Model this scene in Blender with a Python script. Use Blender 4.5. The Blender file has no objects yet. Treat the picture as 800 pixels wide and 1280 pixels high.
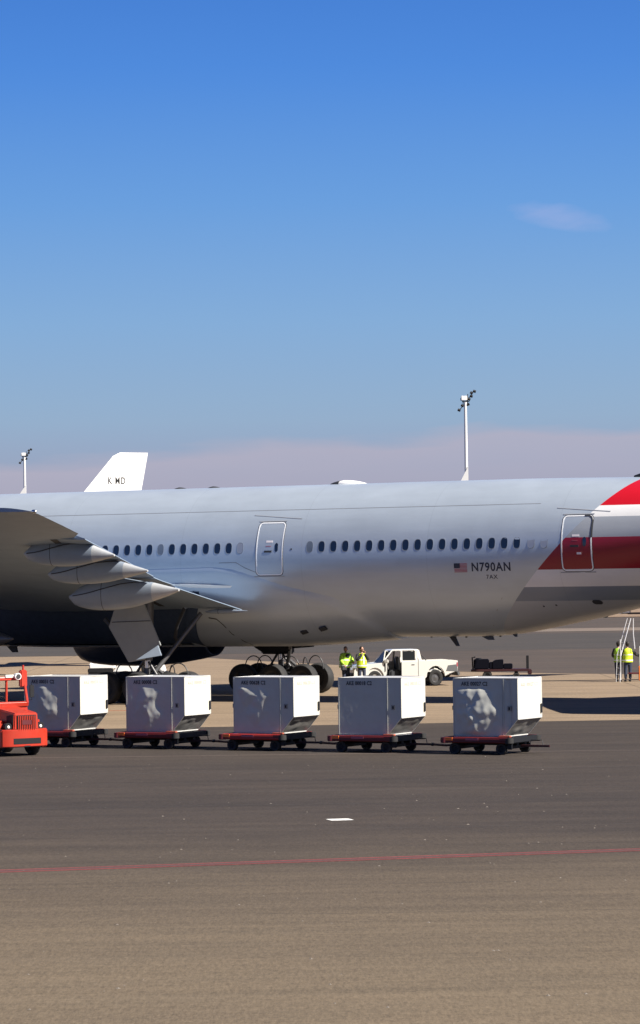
import bpy, bmesh, math, random
from mathutils import Vector, Matrix, noise as mnoise
R = math.radians
scene = bpy.context.scene
COL = scene.collection
random.seed(7)

# ------------------------------------------------------------------ camera
cd = bpy.data.cameras.new("camera"); cam = bpy.data.objects.new("camera", cd); COL.objects.link(cam)
cd.sensor_fit = 'HORIZONTAL'; cd.sensor_width = 36; cd.lens = 180
cd.clip_start = 0.5; cd.clip_end = 20000
cam.matrix_world = Matrix.Translation((0, 0, 5)) @ Matrix.Rotation(math.pi/2 + math.atan(81/4000), 4, 'X') @ Matrix.Rotation(R(-0.8), 4, 'Z')
scene.camera = cam

# ------------------------------------------------------------------ sun, sky, exposure
SUN_AZ, SUN_EL = R(-28.8), R(41.5)
sv = Vector((math.cos(SUN_AZ)*math.cos(SUN_EL), math.sin(SUN_AZ)*math.cos(SUN_EL), math.sin(SUN_EL)))
ld = bpy.data.lights.new("sun", 'SUN'); ld.energy = 5.0; ld.angle = R(0.5); ld.color = (1.0, 0.93, 0.83)
sun = bpy.data.objects.new("sun", ld); COL.objects.link(sun); sun.rotation_euler = sv.to_track_quat('Z', 'Y').to_euler()
sun.location = (60, -40, 80)
scene.view_settings.view_transform = 'Standard'; scene.view_settings.look = 'None'
scene.view_settings.exposure = 1.15; scene.view_settings.gamma = 1.0

world = bpy.data.worlds.new("World"); scene.world = world; world.use_nodes = True
wn, wl = world.node_tree.nodes, world.node_tree.links
wn.clear()
def ND(nt, t, **kw):
    n = nt.nodes.new(t)
    for k, v in kw.items(): setattr(n, k, v)
    return n
def MATH(nt, op, a, b=None, c=None, clamp=False):
    n = nt.nodes.new('ShaderNodeMath'); n.operation = op; n.use_clamp = clamp
    for i, v in enumerate((a, b, c)):
        if v is None: continue
        if isinstance(v, (int, float)): n.inputs[i].default_value = v
        else: nt.links.new(v, n.inputs[i])
    return n.outputs[0]
def MIX(nt, fac, a, b, mode='MIX'):
    n = nt.nodes.new('ShaderNodeMix'); n.data_type = 'RGBA'; n.blend_type = mode
    for idx, v in ((0, fac), (6, a), (7, b)):
        if isinstance(v, (int, float)): n.inputs[idx].default_value = v
        elif isinstance(v, tuple): n.inputs[idx].default_value = (*v, 1) if len(v) == 3 else v
        else: nt.links.new(v, n.inputs[idx])
    return n.outputs[2]
def RAMP(nt, fac, stops, interp='LINEAR'):
    n = nt.nodes.new('ShaderNodeValToRGB'); cr = n.color_ramp; cr.interpolation = interp
    while len(cr.elements) < len(stops): cr.elements.new(0.5)
    for e, (p, c) in zip(cr.elements, stops):
        e.position = p; e.color = (*c, 1) if isinstance(c, tuple) else (c, c, c, 1)
    nt.links.new(fac, n.inputs[0]); return n.outputs[0]
nt = world.node_tree
tc = ND(nt, 'ShaderNodeTexCoord'); sep = ND(nt, 'ShaderNodeSeparateXYZ'); nt.links.new(tc.outputs['Generated'], sep.inputs[0])
# elevation in degrees, and azimuth from +Y
el = MATH(nt, 'MULTIPLY', MATH(nt, 'ARCSINE', sep.outputs[2]), 57.2958)
az = MATH(nt, 'MULTIPLY', MATH(nt, 'ARCTAN2', sep.outputs[0], sep.outputs[1]), 57.2958)
cmb = ND(nt, 'ShaderNodeCombineXYZ'); nt.links.new(MATH(nt, 'MULTIPLY', az, 0.22), cmb.inputs[0]); nt.links.new(MATH(nt, 'MULTIPLY', el, 1.1), cmb.inputs[1])
n1 = ND(nt, 'ShaderNodeTexNoise'); n1.inputs['Scale'].default_value = 1.1; n1.inputs['Detail'].default_value = 5
nt.links.new(cmb.outputs[0], n1.inputs['Vector'])
wob = MATH(nt, 'SUBTRACT', n1.outputs['Fac'], 0.5)
SKY = [(0.0, (.34, .33, .44)), (1.5, (.335, .355, .475)), (2.2, (.315, .395, .55)), (2.9, (.30, .435, .61)), (4.6, (.235, .42, .69)),
       (6.7, (.147, .35, .73)), (9, (.082, .262, .72)), (12, (.045, .175, .60)), (22, (.018, .072, .30)), (45, (.009, .040, .17)), (90, (.006, .028, .12))]
SKY = [(p, tuple(v*.45 for v in c)) for p, c in SKY]
skyramp = RAMP(nt, MATH(nt, 'DIVIDE', el, 90.0, clamp=True), [(p/90, c) for p, c in SKY])
# pinkish layer of dust along the horizon with an uneven upper edge
lay = MATH(nt, 'ADD', MATH(nt, 'MULTIPLY', wob, 1.1), MATH(nt, 'SUBTRACT', el, MATH(nt, 'MULTIPLY', az, 0.045)))
laym = RAMP(nt, MATH(nt, 'DIVIDE', lay, 5.0, clamp=True), [(0.0, .75), (0.30, .6), (0.45, 1.0), (0.505, 0.0)])
sky2 = MIX(nt, MATH(nt, 'MULTIPLY', laym, 0.7), skyramp, (.213, .198, .242))
# one thin wisp of cloud
ca = MATH(nt, 'SUBTRACT', az, 4.35); ce = MATH(nt, 'SUBTRACT', el, 6.35)
ce = MATH(nt, 'ADD', ce, MATH(nt, 'MULTIPLY', ca, 0.16))
n2 = ND(nt, 'ShaderNodeTexNoise'); n2.inputs['Scale'].default_value = 2.2; n2.inputs['Detail'].default_value = 6
cm2 = ND(nt, 'ShaderNodeCombineXYZ'); nt.links.new(az, cm2.inputs[0]); nt.links.new(MATH(nt, 'MULTIPLY', el, 3.0), cm2.inputs[1]); nt.links.new(cm2.outputs[0], n2.inputs['Vector'])
w2 = MATH(nt, 'MULTIPLY', MATH(nt, 'SUBTRACT', n2.outputs['Fac'], 0.5), 1.1)
dd = MATH(nt, 'ADD', MATH(nt, 'POWER', MATH(nt, 'ABSOLUTE', MATH(nt, 'DIVIDE', ca, 0.95)), 2.0), MATH(nt, 'POWER', MATH(nt, 'ABSOLUTE', MATH(nt, 'DIVIDE', ce, 0.26)), 2.0))
cl = MATH(nt, 'MULTIPLY', MATH(nt, 'SUBTRACT', MATH(nt, 'ADD', 1.0, w2), dd, clamp=True), 0.5, clamp=True)
sky3 = MIX(nt, MATH(nt, 'MULTIPLY', cl, 0.55), sky2, (.215, .225, .345))
nis = ND(nt, 'ShaderNodeTexSky'); nis.sky_type = 'NISHITA'; nis.sun_disc = False; nis.sun_elevation = SUN_EL; nis.sun_rotation = math.pi/2 - SUN_AZ
hi = RAMP(nt, MATH(nt, 'DIVIDE', el, 90.0, clamp=True), [(0.16, 0.0), (0.5, 1.0)])
bg1 = ND(nt, 'ShaderNodeBackground'); nt.links.new(sky3, bg1.inputs[0]); bg1.inputs[1].default_value = 1.0
bg2 = ND(nt, 'ShaderNodeBackground'); nt.links.new(nis.outputs[0], bg2.inputs[0]); bg2.inputs[1].default_value = 0.05
mx = ND(nt, 'ShaderNodeMixShader'); nt.links.new(MATH(nt, 'MULTIPLY', hi, 0.1), mx.inputs[0]); nt.links.new(bg1.outputs[0], mx.inputs[1]); nt.links.new(bg2.outputs[0], mx.inputs[2])
wo = ND(nt, 'ShaderNodeOutputWorld'); nt.links.new(mx.outputs[0], wo.inputs[0])

# ------------------------------------------------------------------ helpers
def tag(o, label=None, cat=None, group=None, kind=None):
    if label: o['label'] = label
    if cat: o['category'] = cat
    if group: o['group'] = group
    if kind: o['kind'] = kind
    return o
def empty(name, loc=(0, 0, 0), rz=0.0, **kw):
    o = bpy.data.objects.new(name, None); COL.objects.link(o); o.location = loc; o.rotation_euler = (0, 0, rz)
    o.empty_display_size = 0.2
    return tag(o, **kw)
def link(name, me, mat=None, parent=None, **kw):
    o = bpy.data.objects.new(name, me); COL.objects.link(o)
    if mat is not None and not me.materials: me.materials.append(mat)
    if parent is not None: o.parent = parent
    return tag(o, **kw)

class MB:
    def __init__(s): s.v = []; s.f = []
    def add(s, vs, fs):
        b = len(s.v); s.v += [tuple(v) for v in vs]; s.f += [tuple(i + b for i in f) for f in fs]; return s
    def box(s, x0, x1, y0, y1, z0, z1, M=None):
        vs = [Vector(p) for p in ((x0,y0,z0),(x1,y0,z0),(x1,y1,z0),(x0,y1,z0),(x0,y0,z1),(x1,y0,z1),(x1,y1,z1),(x0,y1,z1))]
        if M: vs = [M @ v for v in vs]
        return s.add(vs, [(0,3,2,1),(4,5,6,7),(0,1,5,4),(1,2,6,5),(2,3,7,6),(3,0,4,7)])
    def ring_frame(s, p, q):
        d = (q - p).normalized(); a = d.orthogonal().normalized(); return a, d.cross(a)
    def cyl(s, p, q, r0, r1=None, n=12, caps=True):
        p, q = Vector(p), Vector(q); r1 = r0 if r1 is None else r1
        a, b = s.ring_frame(p, q); vs = []
        for c, r in ((p, r0), (q, r1)):
            for k in range(n):
                t = 2*math.pi*k/n; vs.append(c + (a*math.cos(t) + b*math.sin(t))*r)
        fs = [(k, (k+1) % n, n+(k+1) % n, n+k) for k in range(n)]
        if caps: fs += [tuple(range(n-1, -1, -1)), tuple(range(n, 2*n))]
        return s.add(vs, fs)
    def tube(s, pts, r, n=8):
        pts = [Vector(p) for p in pts]; rings = []
        up = None
        for i, p in enumerate(pts):
            d = ((pts[min(i+1, len(pts)-1)] - pts[max(i-1, 0)])).normalized()
            if up is None: up = d.orthogonal().normalized()
            up = (up - d*up.dot(d)).normalized(); b = d.cross(up)
            rr = r[i] if isinstance(r, (list, tuple)) else r
            rings.append([p + (up*math.cos(2*math.pi*k/n) + b*math.sin(2*math.pi*k/n))*rr for k in range(n)])
        return s.loft(rings)
    def loft(s, rings, closed=True, caps=True):
        n = len(rings[0]); vs = [v for r in rings for v in r]; fs = []
        for i in range(len(rings)-1):
            for k in range(n if closed else n-1):
                k2 = (k+1) % n
                fs.append((i*n+k, i*n+k2, (i+1)*n+k2, (i+1)*n+k))
        if caps and closed:
            fs.append(tuple(range(n-1, -1, -1))); m = (len(rings)-1)*n; fs.append(tuple(range(m, m+n)))
        return s.add(vs, fs)
    def prism(s, poly, f0, f1):
        """poly: list of 2D points; f0, f1 map a 2D point to the two 3D sides"""
        n = len(poly); vs = [f0(*p) for p in poly] + [f1(*p) for p in poly]
        return s.add(vs, [tuple(range(n)), tuple(range(2*n-1, n-1, -1))] + [(k, n+k, n+(k+1) % n, (k+1) % n) for k in range(n)])
    def prism_y(s, poly, y0, y1): return s.prism(poly, lambda x, z: (x, y0, z), lambda x, z: (x, y1, z))
    def prism_z(s, poly, z0, z1): return s.prism(poly, lambda x, y: (x, y, z0), lambda x, y: (x, y, z1))
    def prism_x(s, poly, x0, x1): return s.prism(poly, lambda y, z: (x0, y, z), lambda y, z: (x1, y, z))
    def ball(s, c, rx, ry, rz, n=12, m=8, M=None):
        rings = []
        for i in range(m+1):
            t = math.pi*i/m; rr = max(math.sin(t), 0.02)
            ring = [Vector((rx*rr*math.cos(2*math.pi*k/n), ry*rr*math.sin(2*math.pi*k/n), rz*math.cos(t))) for k in range(n)]
            rings.append([Vector(c) + ((M @ v) if M else v) for v in ring])
        return s.loft(rings)
    def mesh(s, name, smooth=35, bevel=0.0):
        me = bpy.data.meshes.new(name); me.from_pydata([tuple(v) for v in s.v], [], s.f)
        bm = bmesh.new(); bm.from_mesh(me)
        bmesh.ops.recalc_face_normals(bm, faces=bm.faces)
        if bevel:
            es = [e for e in bm.edges if len(e.link_faces) == 2 and e.calc_face_angle(0) > R(40)]
            try: bmesh.ops.bevel(bm, geom=es, offset=bevel, segments=2, affect='EDGES', clamp_overlap=True)
            except Exception: pass
        bm.to_mesh(me); bm.free()
        if smooth:
            me.polygons.foreach_set('use_smooth', [True]*len(me.polygons)); me.set_sharp_from_angle(angle=R(smooth))
        return me
    def build(s, name, mat, parent=None, smooth=35, bevel=0.0, **kw):
        return link(name, s.mesh(name, smooth, bevel), mat, parent, **kw)

def copy_tree(o, parent=None):
    c = o.copy(); COL.objects.link(c)
    if parent: c.parent = parent
    for ch in list(o.children): copy_tree(ch, c)
    return c

def text_geo(body, size=1.0, bold=0.012, spacing=1.0):
    cu = bpy.data.curves.new('lettering', 'FONT'); cu.body = body; cu.size = size; cu.offset = bold*size
    cu.space_character = spacing; cu.resolution_u = 3
    o = bpy.data.objects.new('lettering', cu); COL.objects.link(o)
    dg = bpy.context.evaluated_depsgraph_get(); dg.update()
    me = o.evaluated_get(dg).to_mesh()
    vs = [(v.co.x, v.co.y) for v in me.vertices]; fs = [tuple(p.vertices) for p in me.polygons]
    o.evaluated_get(dg).to_mesh_clear()
    bpy.data.objects.remove(o); bpy.data.curves.remove(cu)
    x0 = min(v[0] for v in vs); x1 = max(v[0] for v in vs); y0 = min(v[1] for v in vs); y1 = max(v[1] for v in vs)
    return [((x-x0)/(x1-x0), (y-y0)/(y1-y0)) for x, y in vs], fs
def lettering(name, body, fn, mat, parent, bold=0.012, spacing=1.0, **kw):
    """fn maps (u,v) in 0..1 to 3D"""
    vs, fs = text_geo(body, 1.0, bold, spacing)
    me = bpy.data.meshes.new(name); me.from_pydata([tuple(fn(u, v)) for u, v in vs], [], fs)
    return link(name, me, mat, parent, **kw)

def skin(verts, edges, radii, sub=1, root=0):
    me = bpy.data.meshes.new('t'); me.from_pydata(verts, edges, [])
    o = bpy.data.objects.new('t', me); COL.objects.link(o)
    o.modifiers.new('s', 'SKIN').use_smooth_shade = True
    for i, r in enumerate(radii):
        d = me.skin_vertices[0].data[i]; d.radius = (r, r) if not isinstance(r, tuple) else r; d.use_root = (i == root)
    m = o.modifiers.new('u', 'SUBSURF'); m.levels = sub; m.render_levels = sub
    dg = bpy.context.evaluated_depsgraph_get(); dg.update()
    ev = o.evaluated_get(dg); m2 = ev.to_mesh()
    vs = [v.co.copy() for v in m2.vertices]; fs = [tuple(p.vertices) for p in m2.polygons]
    ev.to_mesh_clear(); bpy.data.objects.remove(o); bpy.data.meshes.remove(me)
    return vs, fs

# ------------------------------------------------------------------ materials
def mat(name, col, rough=0.5, metal=0.0, spec=0.5, var=0.0, scale=4.0, bump=0.0, bscale=30.0, dirt=None, coat=0.0):
    m = bpy.data.materials.new(name); m.use_nodes = True; t = m.node_tree; b = t.nodes['Principled BSDF']
    b.inputs['Roughness'].default_value = rough; b.inputs['Metallic'].default_value = metal
    b.inputs['Specular IOR Level'].default_value = spec; b.inputs['Coat Weight'].default_value = coat
    b.inputs['Base Color'].default_value = (*col, 1)
    co = ND(t, 'ShaderNodeTexCoord').outputs['Object']
    if var or dirt:
        n = ND(t, 'ShaderNodeTexNoise'); n.inputs['Scale'].default_value = scale; n.inputs['Detail'].default_value = 6; n.inputs['Roughness'].default_value = 0.65
        t.links.new(co, n.inputs['Vector'])
        dc = dirt or tuple(c*0.55 for c in col)
        f = RAMP(t, n.outputs['Fac'], [(0.35, 0.0), (0.75, 1.0)])
        c = MIX(t, MATH(t, 'MULTIPLY', f, var), col, dc)
        t.links.new(c, b.inputs['Base Color'])
        r = MATH(t, 'ADD', MATH(t, 'MULTIPLY', n.outputs['Fac'], 0.25), rough - 0.12, clamp=True); t.links.new(r, b.inputs['Roughness'])
    if bump:
        n = ND(t, 'ShaderNodeTexNoise'); n.inputs['Scale'].default_value = bscale; n.inputs['Detail'].default_value = 4; t.links.new(co, n.inputs['Vector'])
        bp = ND(t, 'ShaderNodeBump'); bp.inputs['Strength'].default_value = bump; bp.inputs['Distance'].default_value = 0.02
        t.links.new(n.outputs['Fac'], bp.inputs['Height']); t.links.new(bp.outputs[0], b.inputs['Normal'])
    return m
M = {}
M['steel_dark'] = mat('dark_steel', (.035, .036, .04), .5, .4, var=.5)
M['black'] = mat('black_paint', (.010, .011, .014), .6, spec=.3, var=.4)
M['rubber'] = mat('tyre_rubber', (.018, .018, .019), .8, var=.5, scale=9)
M['wing'] = mat('wing_paint', (.23, .30, .40), .42, 0.1, var=.4, scale=.7, dirt=(.16, .21, .29))
M['fairing'] = mat('fairing_paint', (.25, .30, .37), .4, .1, var=.4, scale=1.5, dirt=(.18, .21, .26))
M['fairing_tip'] = mat('fairing_tip_paint', (.42, .44, .46), .4, .1, var=.3, scale=3)
M['belly'] = mat('belly_fairing_paint', (.25, .26, .275), .36, .2, var=.3, scale=.7, dirt=(.17, .17, .18))
M['door_grey'] = mat('gear_door_paint', (.27, .29, .295), .5, var=.35, scale=1.6, dirt=(.17, .18, .19))
M['gap'] = mat('panel_gap', (.03, .032, .038), .7)
M['chrome'] = mat('polished_metal', (.75, .75, .76), .2, 1.0)
M['pane'] = mat('cabin_window_glass', (.012, .022, .045), .12, spec=.6)
M['pane_dim'] = mat('shaded_cabin_window', (.12, .15, .2), .3)
M['white'] = mat('white_paint', (.8, .8, .79), .4, var=.2, scale=2, dirt=(.62, .6, .56))
M['nacelle'] = mat('nacelle_paint', (.028, .042, .080), .4, .1, var=.3)
M['reg'] = mat('navy_lettering', (.012, .02, .045), .5)
M['flagred'] = mat('flag_red', (.35, .07, .09), .5)
M['flagwhite'] = mat('flag_white', (.42, .4, .42), .5)
M['rubberhose'] = mat('hose', (.03, .03, .032), .5)

# aircraft livery: silver mica paint with red / white / grey bands behind a raked edge (a - z = 5.93)
def livery():
    m = bpy.data.materials.new('fuselage_livery'); m.use_nodes = True; t = m.node_tree; b = t.nodes['Principled BSDF']
    co = ND(t, 'ShaderNodeTexCoord').outputs['Object']; s = ND(t, 'ShaderNodeSeparateXYZ'); t.links.new(co, s.inputs[0])
    mask = MATH(t, 'GREATER_THAN', MATH(t, 'SUBTRACT', s.outputs[0], s.outputs[2]), 5.93)
    z = MATH(t, 'DIVIDE', s.outputs[2], 10.0)
    sil = (.435, .50, .57); gr = (.20, .235, .285); wh = (.70, .70, .70)
    bands = RAMP(t, z, [(0, (.36, .385, .42)), (.391, gr), (.446, wh), (.513, (.26, .005, .02)), (.634, (.30, .325, .365)), (.714, wh), (.757, (.46, .006, .014))], 'CONSTANT')
    n = ND(t, 'ShaderNodeTexNoise'); n.inputs['Scale'].default_value = .55; n.inputs['Detail'].default_value = 5; t.links.new(co, n.inputs['Vector'])
    n.inputs['Roughness'].default_value = .6
    mp = ND(t, 'ShaderNodeMapping'); mp.inputs['Scale'].default_value = (.35, .35, 2.6); t.links.new(co, mp.inputs[0])
    n3 = ND(t, 'ShaderNodeTexNoise'); n3.inputs['Scale'].default_value = 1.4; n3.inputs['Detail'].default_value = 6; t.links.new(mp.outputs[0], n3.inputs['Vector'])
    base = MIX(t, mask, sil, bands)
    v = MATH(t, 'ADD', .86, MATH(t, 'MULTIPLY', n.outputs['Fac'], .2)); v = MATH(t, 'MULTIPLY', v, MATH(t, 'ADD', .92, MATH(t, 'MULTIPLY', n3.outputs['Fac'], .16)))
    # faint skin-panel joints: circumferential every 5.6 m, grime along them
    fr = MATH(t, 'ABSOLUTE', MATH(t, 'SUBTRACT', MATH(t, 'FRACT', MATH(t, 'DIVIDE', MATH(t, 'ADD', s.outputs[0], 41.2), 5.6)), .5))
    jt = MATH(t, 'LESS_THAN', fr, .0022)
    v = MATH(t, 'MULTIPLY', v, MATH(t, 'SUBTRACT', 1.0, MATH(t, 'MULTIPLY', jt, .10)))
    vc = ND(t, 'ShaderNodeCombineXYZ'); [t.links.new(v, vc.inputs[i]) for i in range(3)]
    c = MIX(t, 1.0, base, vc.outputs[0], 'MULTIPLY')
    t.links.new(c, b.inputs['Base Color'])
    # paint in the stripes is plain gloss enamel, the silver is metallic mica
    t.links.new(MATH(t, 'MULTIPLY', MATH(t, 'SUBTRACT', 1.0, mask), .32), b.inputs['Metallic'])
    t.links.new(MATH(t, 'ADD', .27, MATH(t, 'MULTIPLY', n.outputs['Fac'], .14)), b.inputs['Roughness'])
    bp = ND(t, 'ShaderNodeBump'); bp.inputs['Strength'].default_value = .08; bp.inputs['Distance'].default_value = .05
    t.links.new(n3.outputs['Fac'], bp.inputs['Height']); t.links.new(bp.outputs[0], b.inputs['Normal'])
    return m
M['livery'] = livery()

# ------------------------------------------------------------------ ground
def ground_mat(name, c0, c1, c2, near_tone=None, joints=0.0, rough=.9):
    K = .57
    c0, c1, c2 = (tuple(v*K for v in c) for c in (c0, c1, c2))
    if near_tone: near_tone = (near_tone[0], near_tone[1], tuple(v*K for v in near_tone[2]), tuple(v*K for v in near_tone[3]))
    m = bpy.data.materials.new(name); m.use_nodes = True; t = m.node_tree; b = t.nodes['Principled BSDF']
    b.inputs['Specular IOR Level'].default_value = .25
    g = ND(t, 'ShaderNodeNewGeometry').outputs['Position']
    def N(scale, detail=6, rough=.6, sx=1.0, sy=1.0):
        mp = ND(t, 'ShaderNodeMapping'); mp.inputs['Scale'].default_value = (sx, sy, 1); t.links.new(g, mp.inputs[0])
        n = ND(t, 'ShaderNodeTexNoise'); n.inputs['Scale'].default_value = scale; n.inputs['Detail'].default_value = detail; n.inputs['Roughness'].default_value = rough
        t.links.new(mp.outputs[0], n.inputs['Vector']); return n.outputs['Fac']
    big = N(.22, 7, .62, .35, 1.0); mid = N(1.1, 6, .6, .25, 1.0); fine = N(9, 5, .8); grit = N(40, 3, .8); strk = N(1.3, 5, .7, .045, 1.0); brush = N(26, 3, .85, 1.0, .14)
    c = MIX(t, RAMP(t, big, [(.36, 0.0), (.62, 1.0)]), c0, c1)
    c = MIX(t, MATH(t, 'MULTIPLY', RAMP(t, mid, [(.45, 0.0), (.72, 1.0)]), .55), c, c2)
    if near_tone:  # base colour blends into a paler tone towards the near end
        s = ND(t, 'ShaderNodeSeparateXYZ'); t.links.new(g, s.inputs[0])
        yy = MATH(t, 'ADD', s.outputs[1], MATH(t, 'MULTIPLY', MATH(t, 'SUBTRACT', big, .5), 16.0))
        f = ND(t, 'ShaderNodeMapRange'); t.links.new(yy, f.inputs[0]); f.inputs[1].default_value = near_tone[0]; f.inputs[2].default_value = near_tone[1]; f.interpolation_type = 'SMOOTHSTEP'
        c = MIX(t, f.outputs[0], c, MIX(t, MATH(t, 'MULTIPLY', RAMP(t, mid, [(.4, 0.0), (.75, 1.0)]), .5), near_tone[2], near_tone[3]))
    v = MATH(t, 'ADD', -1.02, MATH(t, 'ADD', MATH(t, 'ADD', MATH(t, 'MULTIPLY', fine, .95), MATH(t, 'MULTIPLY', strk, .75)), MATH(t, 'ADD', MATH(t, 'MULTIPLY', grit, 1.15), MATH(t, 'MULTIPLY', brush, 1.2))))
    if joints:
        s = ND(t, 'ShaderNodeSeparateXYZ'); t.links.new(g, s.inputs[0])
        for k in (0, 1):
            fr = MATH(t, 'ABSOLUTE', MATH(t, 'SUBTRACT', MATH(t, 'FRACT', MATH(t, 'DIVIDE', MATH(t, 'ADD', s.outputs[k], 500.0), joints)), .5))
            v = MATH(t, 'MULTIPLY', v, MATH(t, 'SUBTRACT', 1.0, MATH(t, 'MULTIPLY', MATH(t, 'LESS_THAN', fr, .045/joints), .35)))
    vc = ND(t, 'ShaderNodeCombineXYZ'); [t.links.new(v, vc.inputs[i]) for i in range(3)]
    t.links.new(MIX(t, 1.0, c, vc.outputs[0], 'MULTIPLY'), b.inputs['Base Color'])
    b.inputs['Roughness'].default_value = rough
    bp = ND(t, 'ShaderNodeBump'); bp.inputs['Strength'].default_value = .35; bp.inputs['Distance'].default_value = .008
    t.links.new(MATH(t, 'ADD', fine, grit), bp.inputs['Height']); t.links.new(bp.outputs[0], b.inputs['Normal'])
    return m
def sheet(name, poly, z, m, kind='structure', **kw):
    me = bpy.data.meshes.new(name); me.from_pydata([(x, y, z) for x, y in poly], [], [tuple(range(len(poly)))]); me.update()
    bm = bmesh.new(); bm.from_mesh(me); bmesh.ops.recalc_face_normals(bm, faces=bm.faces)
    if bm.faces[:][0].normal.z < 0: bmesh.ops.reverse_faces(bm, faces=bm.faces)
    bm.to_mesh(me); bm.free()
    return link(name, me, m, kind=kind, **kw)
G_far = ground_mat('far_ground', (.115, .105, .095), (.085, .08, .078), (.15, .13, .11))
G_con = ground_mat('apron_concrete', (.40, .298, .198), (.33, .247, .165), (.26, .195, .135), joints=7.5)
G_asp = ground_mat('apron_asphalt', (.076, .060, .049), (.058, .047, .040), (.098, .077, .062),
                   near_tone=(68.0, 36.0, (.218, .168, .112), (.158, .126, .088)))
G_tax = ground_mat('taxiway_asphalt', (.122, .094, .076), (.088, .073, .062), (.155, .118, .092))
sheet('ground', [(-9000, -300), (9000, -300), (9000, 12000), (-9000, 12000)], 0.0, G_far)
sheet('apron_concrete', [(-600, 100), (600, 100), (600, 420), (-600, 420)], 0.004, G_con)
sheet('taxiway', [(600, 120), (40, 150), (15.7, 157), (12, 160), (6.6, 166), (.9, 181), (-4.9, 195), (-17, 228), (-30, 262), (-60, 330), (-90, 430), (-90, 520), (600, 520)], 0.008, G_tax)
M['shoulder'] = ground_mat('shoulder_concrete', (.30, .235, .185), (.25, .2, .165), (.2, .17, .14))
M['tax_dark'] = ground_mat('taxiway_new_asphalt', (.092, .08, .070), (.072, .066, .060), (.118, .098, .083))
sheet('taxiway_lane', [(-70, 212), (600, 204), (600, 254), (-80, 268)], 0.012, M['tax_dark'])
sheet('shoulder', [(-90, 277), (600, 268), (600, 281), (-90, 292)], 0.016, M['shoulder'])
sheet('apron_road', [(-600, -250), (600, -250), (600, 110.6), (10.7, 108.5), (-6.9, 107.4), (-600, 98)], 0.012, G_asp)
P_red = ground_mat('red_line_paint', (.42, .10, .10), (.33, .085, .085), (.24, .10, .09))
P_wht = ground_mat('white_line_paint', (1, 1, .97), (.95, .93, .88), (.85, .8, .75))
P_pale = ground_mat('worn_line_paint', (.22, .17, .15), (.16, .13, .118), (.19, .15, .135))
def strip(name, p, q, w, m, z=.016):
    p, q = Vector(p), Vector(q); d = (q-p).normalized(); n = Vector((-d.y, d.x))*w/2
    return sheet(name, [tuple(p-n), tuple(q-n), tuple(q+n), tuple(p+n)], z, m)
dr = Vector((11.26, 2.51)).normalized(); c0 = Vector((0, 56.4))
for k, (off, w, m) in enumerate(((-.2, .11, P_red), (.2, .11, P_red))):
    n = Vector((-dr.y, dr.x))*off
    strip('red_line', c0+n-dr*60, c0+n+dr*60, w, m)
strip('red_line_core', c0-dr*60, c0+dr*60, .22, mat('dark_red_line', (.085, .045, .04), .8, var=.4), .016)
strip('white_mark', (.09, 65.72), (.55, 65.84), .5, P_wht)
strip('pale_line', (-60, 91.2), (60, 89.0), .16, P_pale)
strip('apron_red_line', (-14, 122.6), (-5.2, 121.9), .25, mat('orange_line_paint', (.42, .13, .07), .8, var=.4), .012)

# filled cracks and dull tyre marks across the asphalt
M['tar'] = mat('crack_filler', (.036, .03, .025), .8, var=.5, scale=3, dirt=(.056, .046, .038))
rq = random.Random(11)
for y0, x0, x1, w in ((63.6, -7, 9, .07), (70.3, -9, 2, .09), (74.8, -2, 12, .10), (52.0, -8, 3, .035), (82.5, -14, 14, .13), (59.3, 1, 9, .04), (47.5, -1, 6, .025), (78.4, -12, -3, .08)):
    pts = []; n = 40; ph = rq.uniform(0, 6)
    for k in range(n+1):
        x = x0+(x1-x0)*k/n; y = y0+.25*mnoise.noise(Vector((x*.5, y0, ph)))+.05*mnoise.noise(Vector((x*3, y0, ph))); pts.append((x, y))
    vs = [(x, y-w/2, .0135) for x, y in pts]+[(x, y+w/2*(.4+.6*abs(mnoise.noise(Vector((x, y0, 3))))*2), .0135) for x, y in pts]
    me = bpy.data.meshes.new('filled_crack'); me.from_pydata(vs, [], [(k, k+1, n+2+k, n+1+k) for k in range(n)]); link('filled_crack', me, M['tar'], kind='structure')
# a few stones, scraps and patches on the asphalt, as seen in the photograph
def debris():
    b = MB(); rnd = random.Random(5)
    for i in range(150):
        y = rnd.uniform(37, 88); x = rnd.uniform(-.1, .1)*y*1.05; s = rnd.uniform(.008, .03)
        vs = []
        for k in range(5): vs.append((x+s*math.cos(k*1.256+i)*rnd.uniform(.6, 1.4), y+s*math.sin(k*1.256+i)*rnd.uniform(.6, 1.4), .012))
        vs.append((x, y, .012+s*.6)); b.add(vs, [(0, 1, 5), (1, 2, 5), (2, 3, 5), (3, 4, 5), (4, 0, 5)])
    return b
debris().build('gravel_specks', mat('pale_stone', (.16, .14, .12), .9, var=.6, scale=30), smooth=0, kind='stuff', label='loose stone specks scattered over the asphalt in front', cat='gravel')

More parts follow.
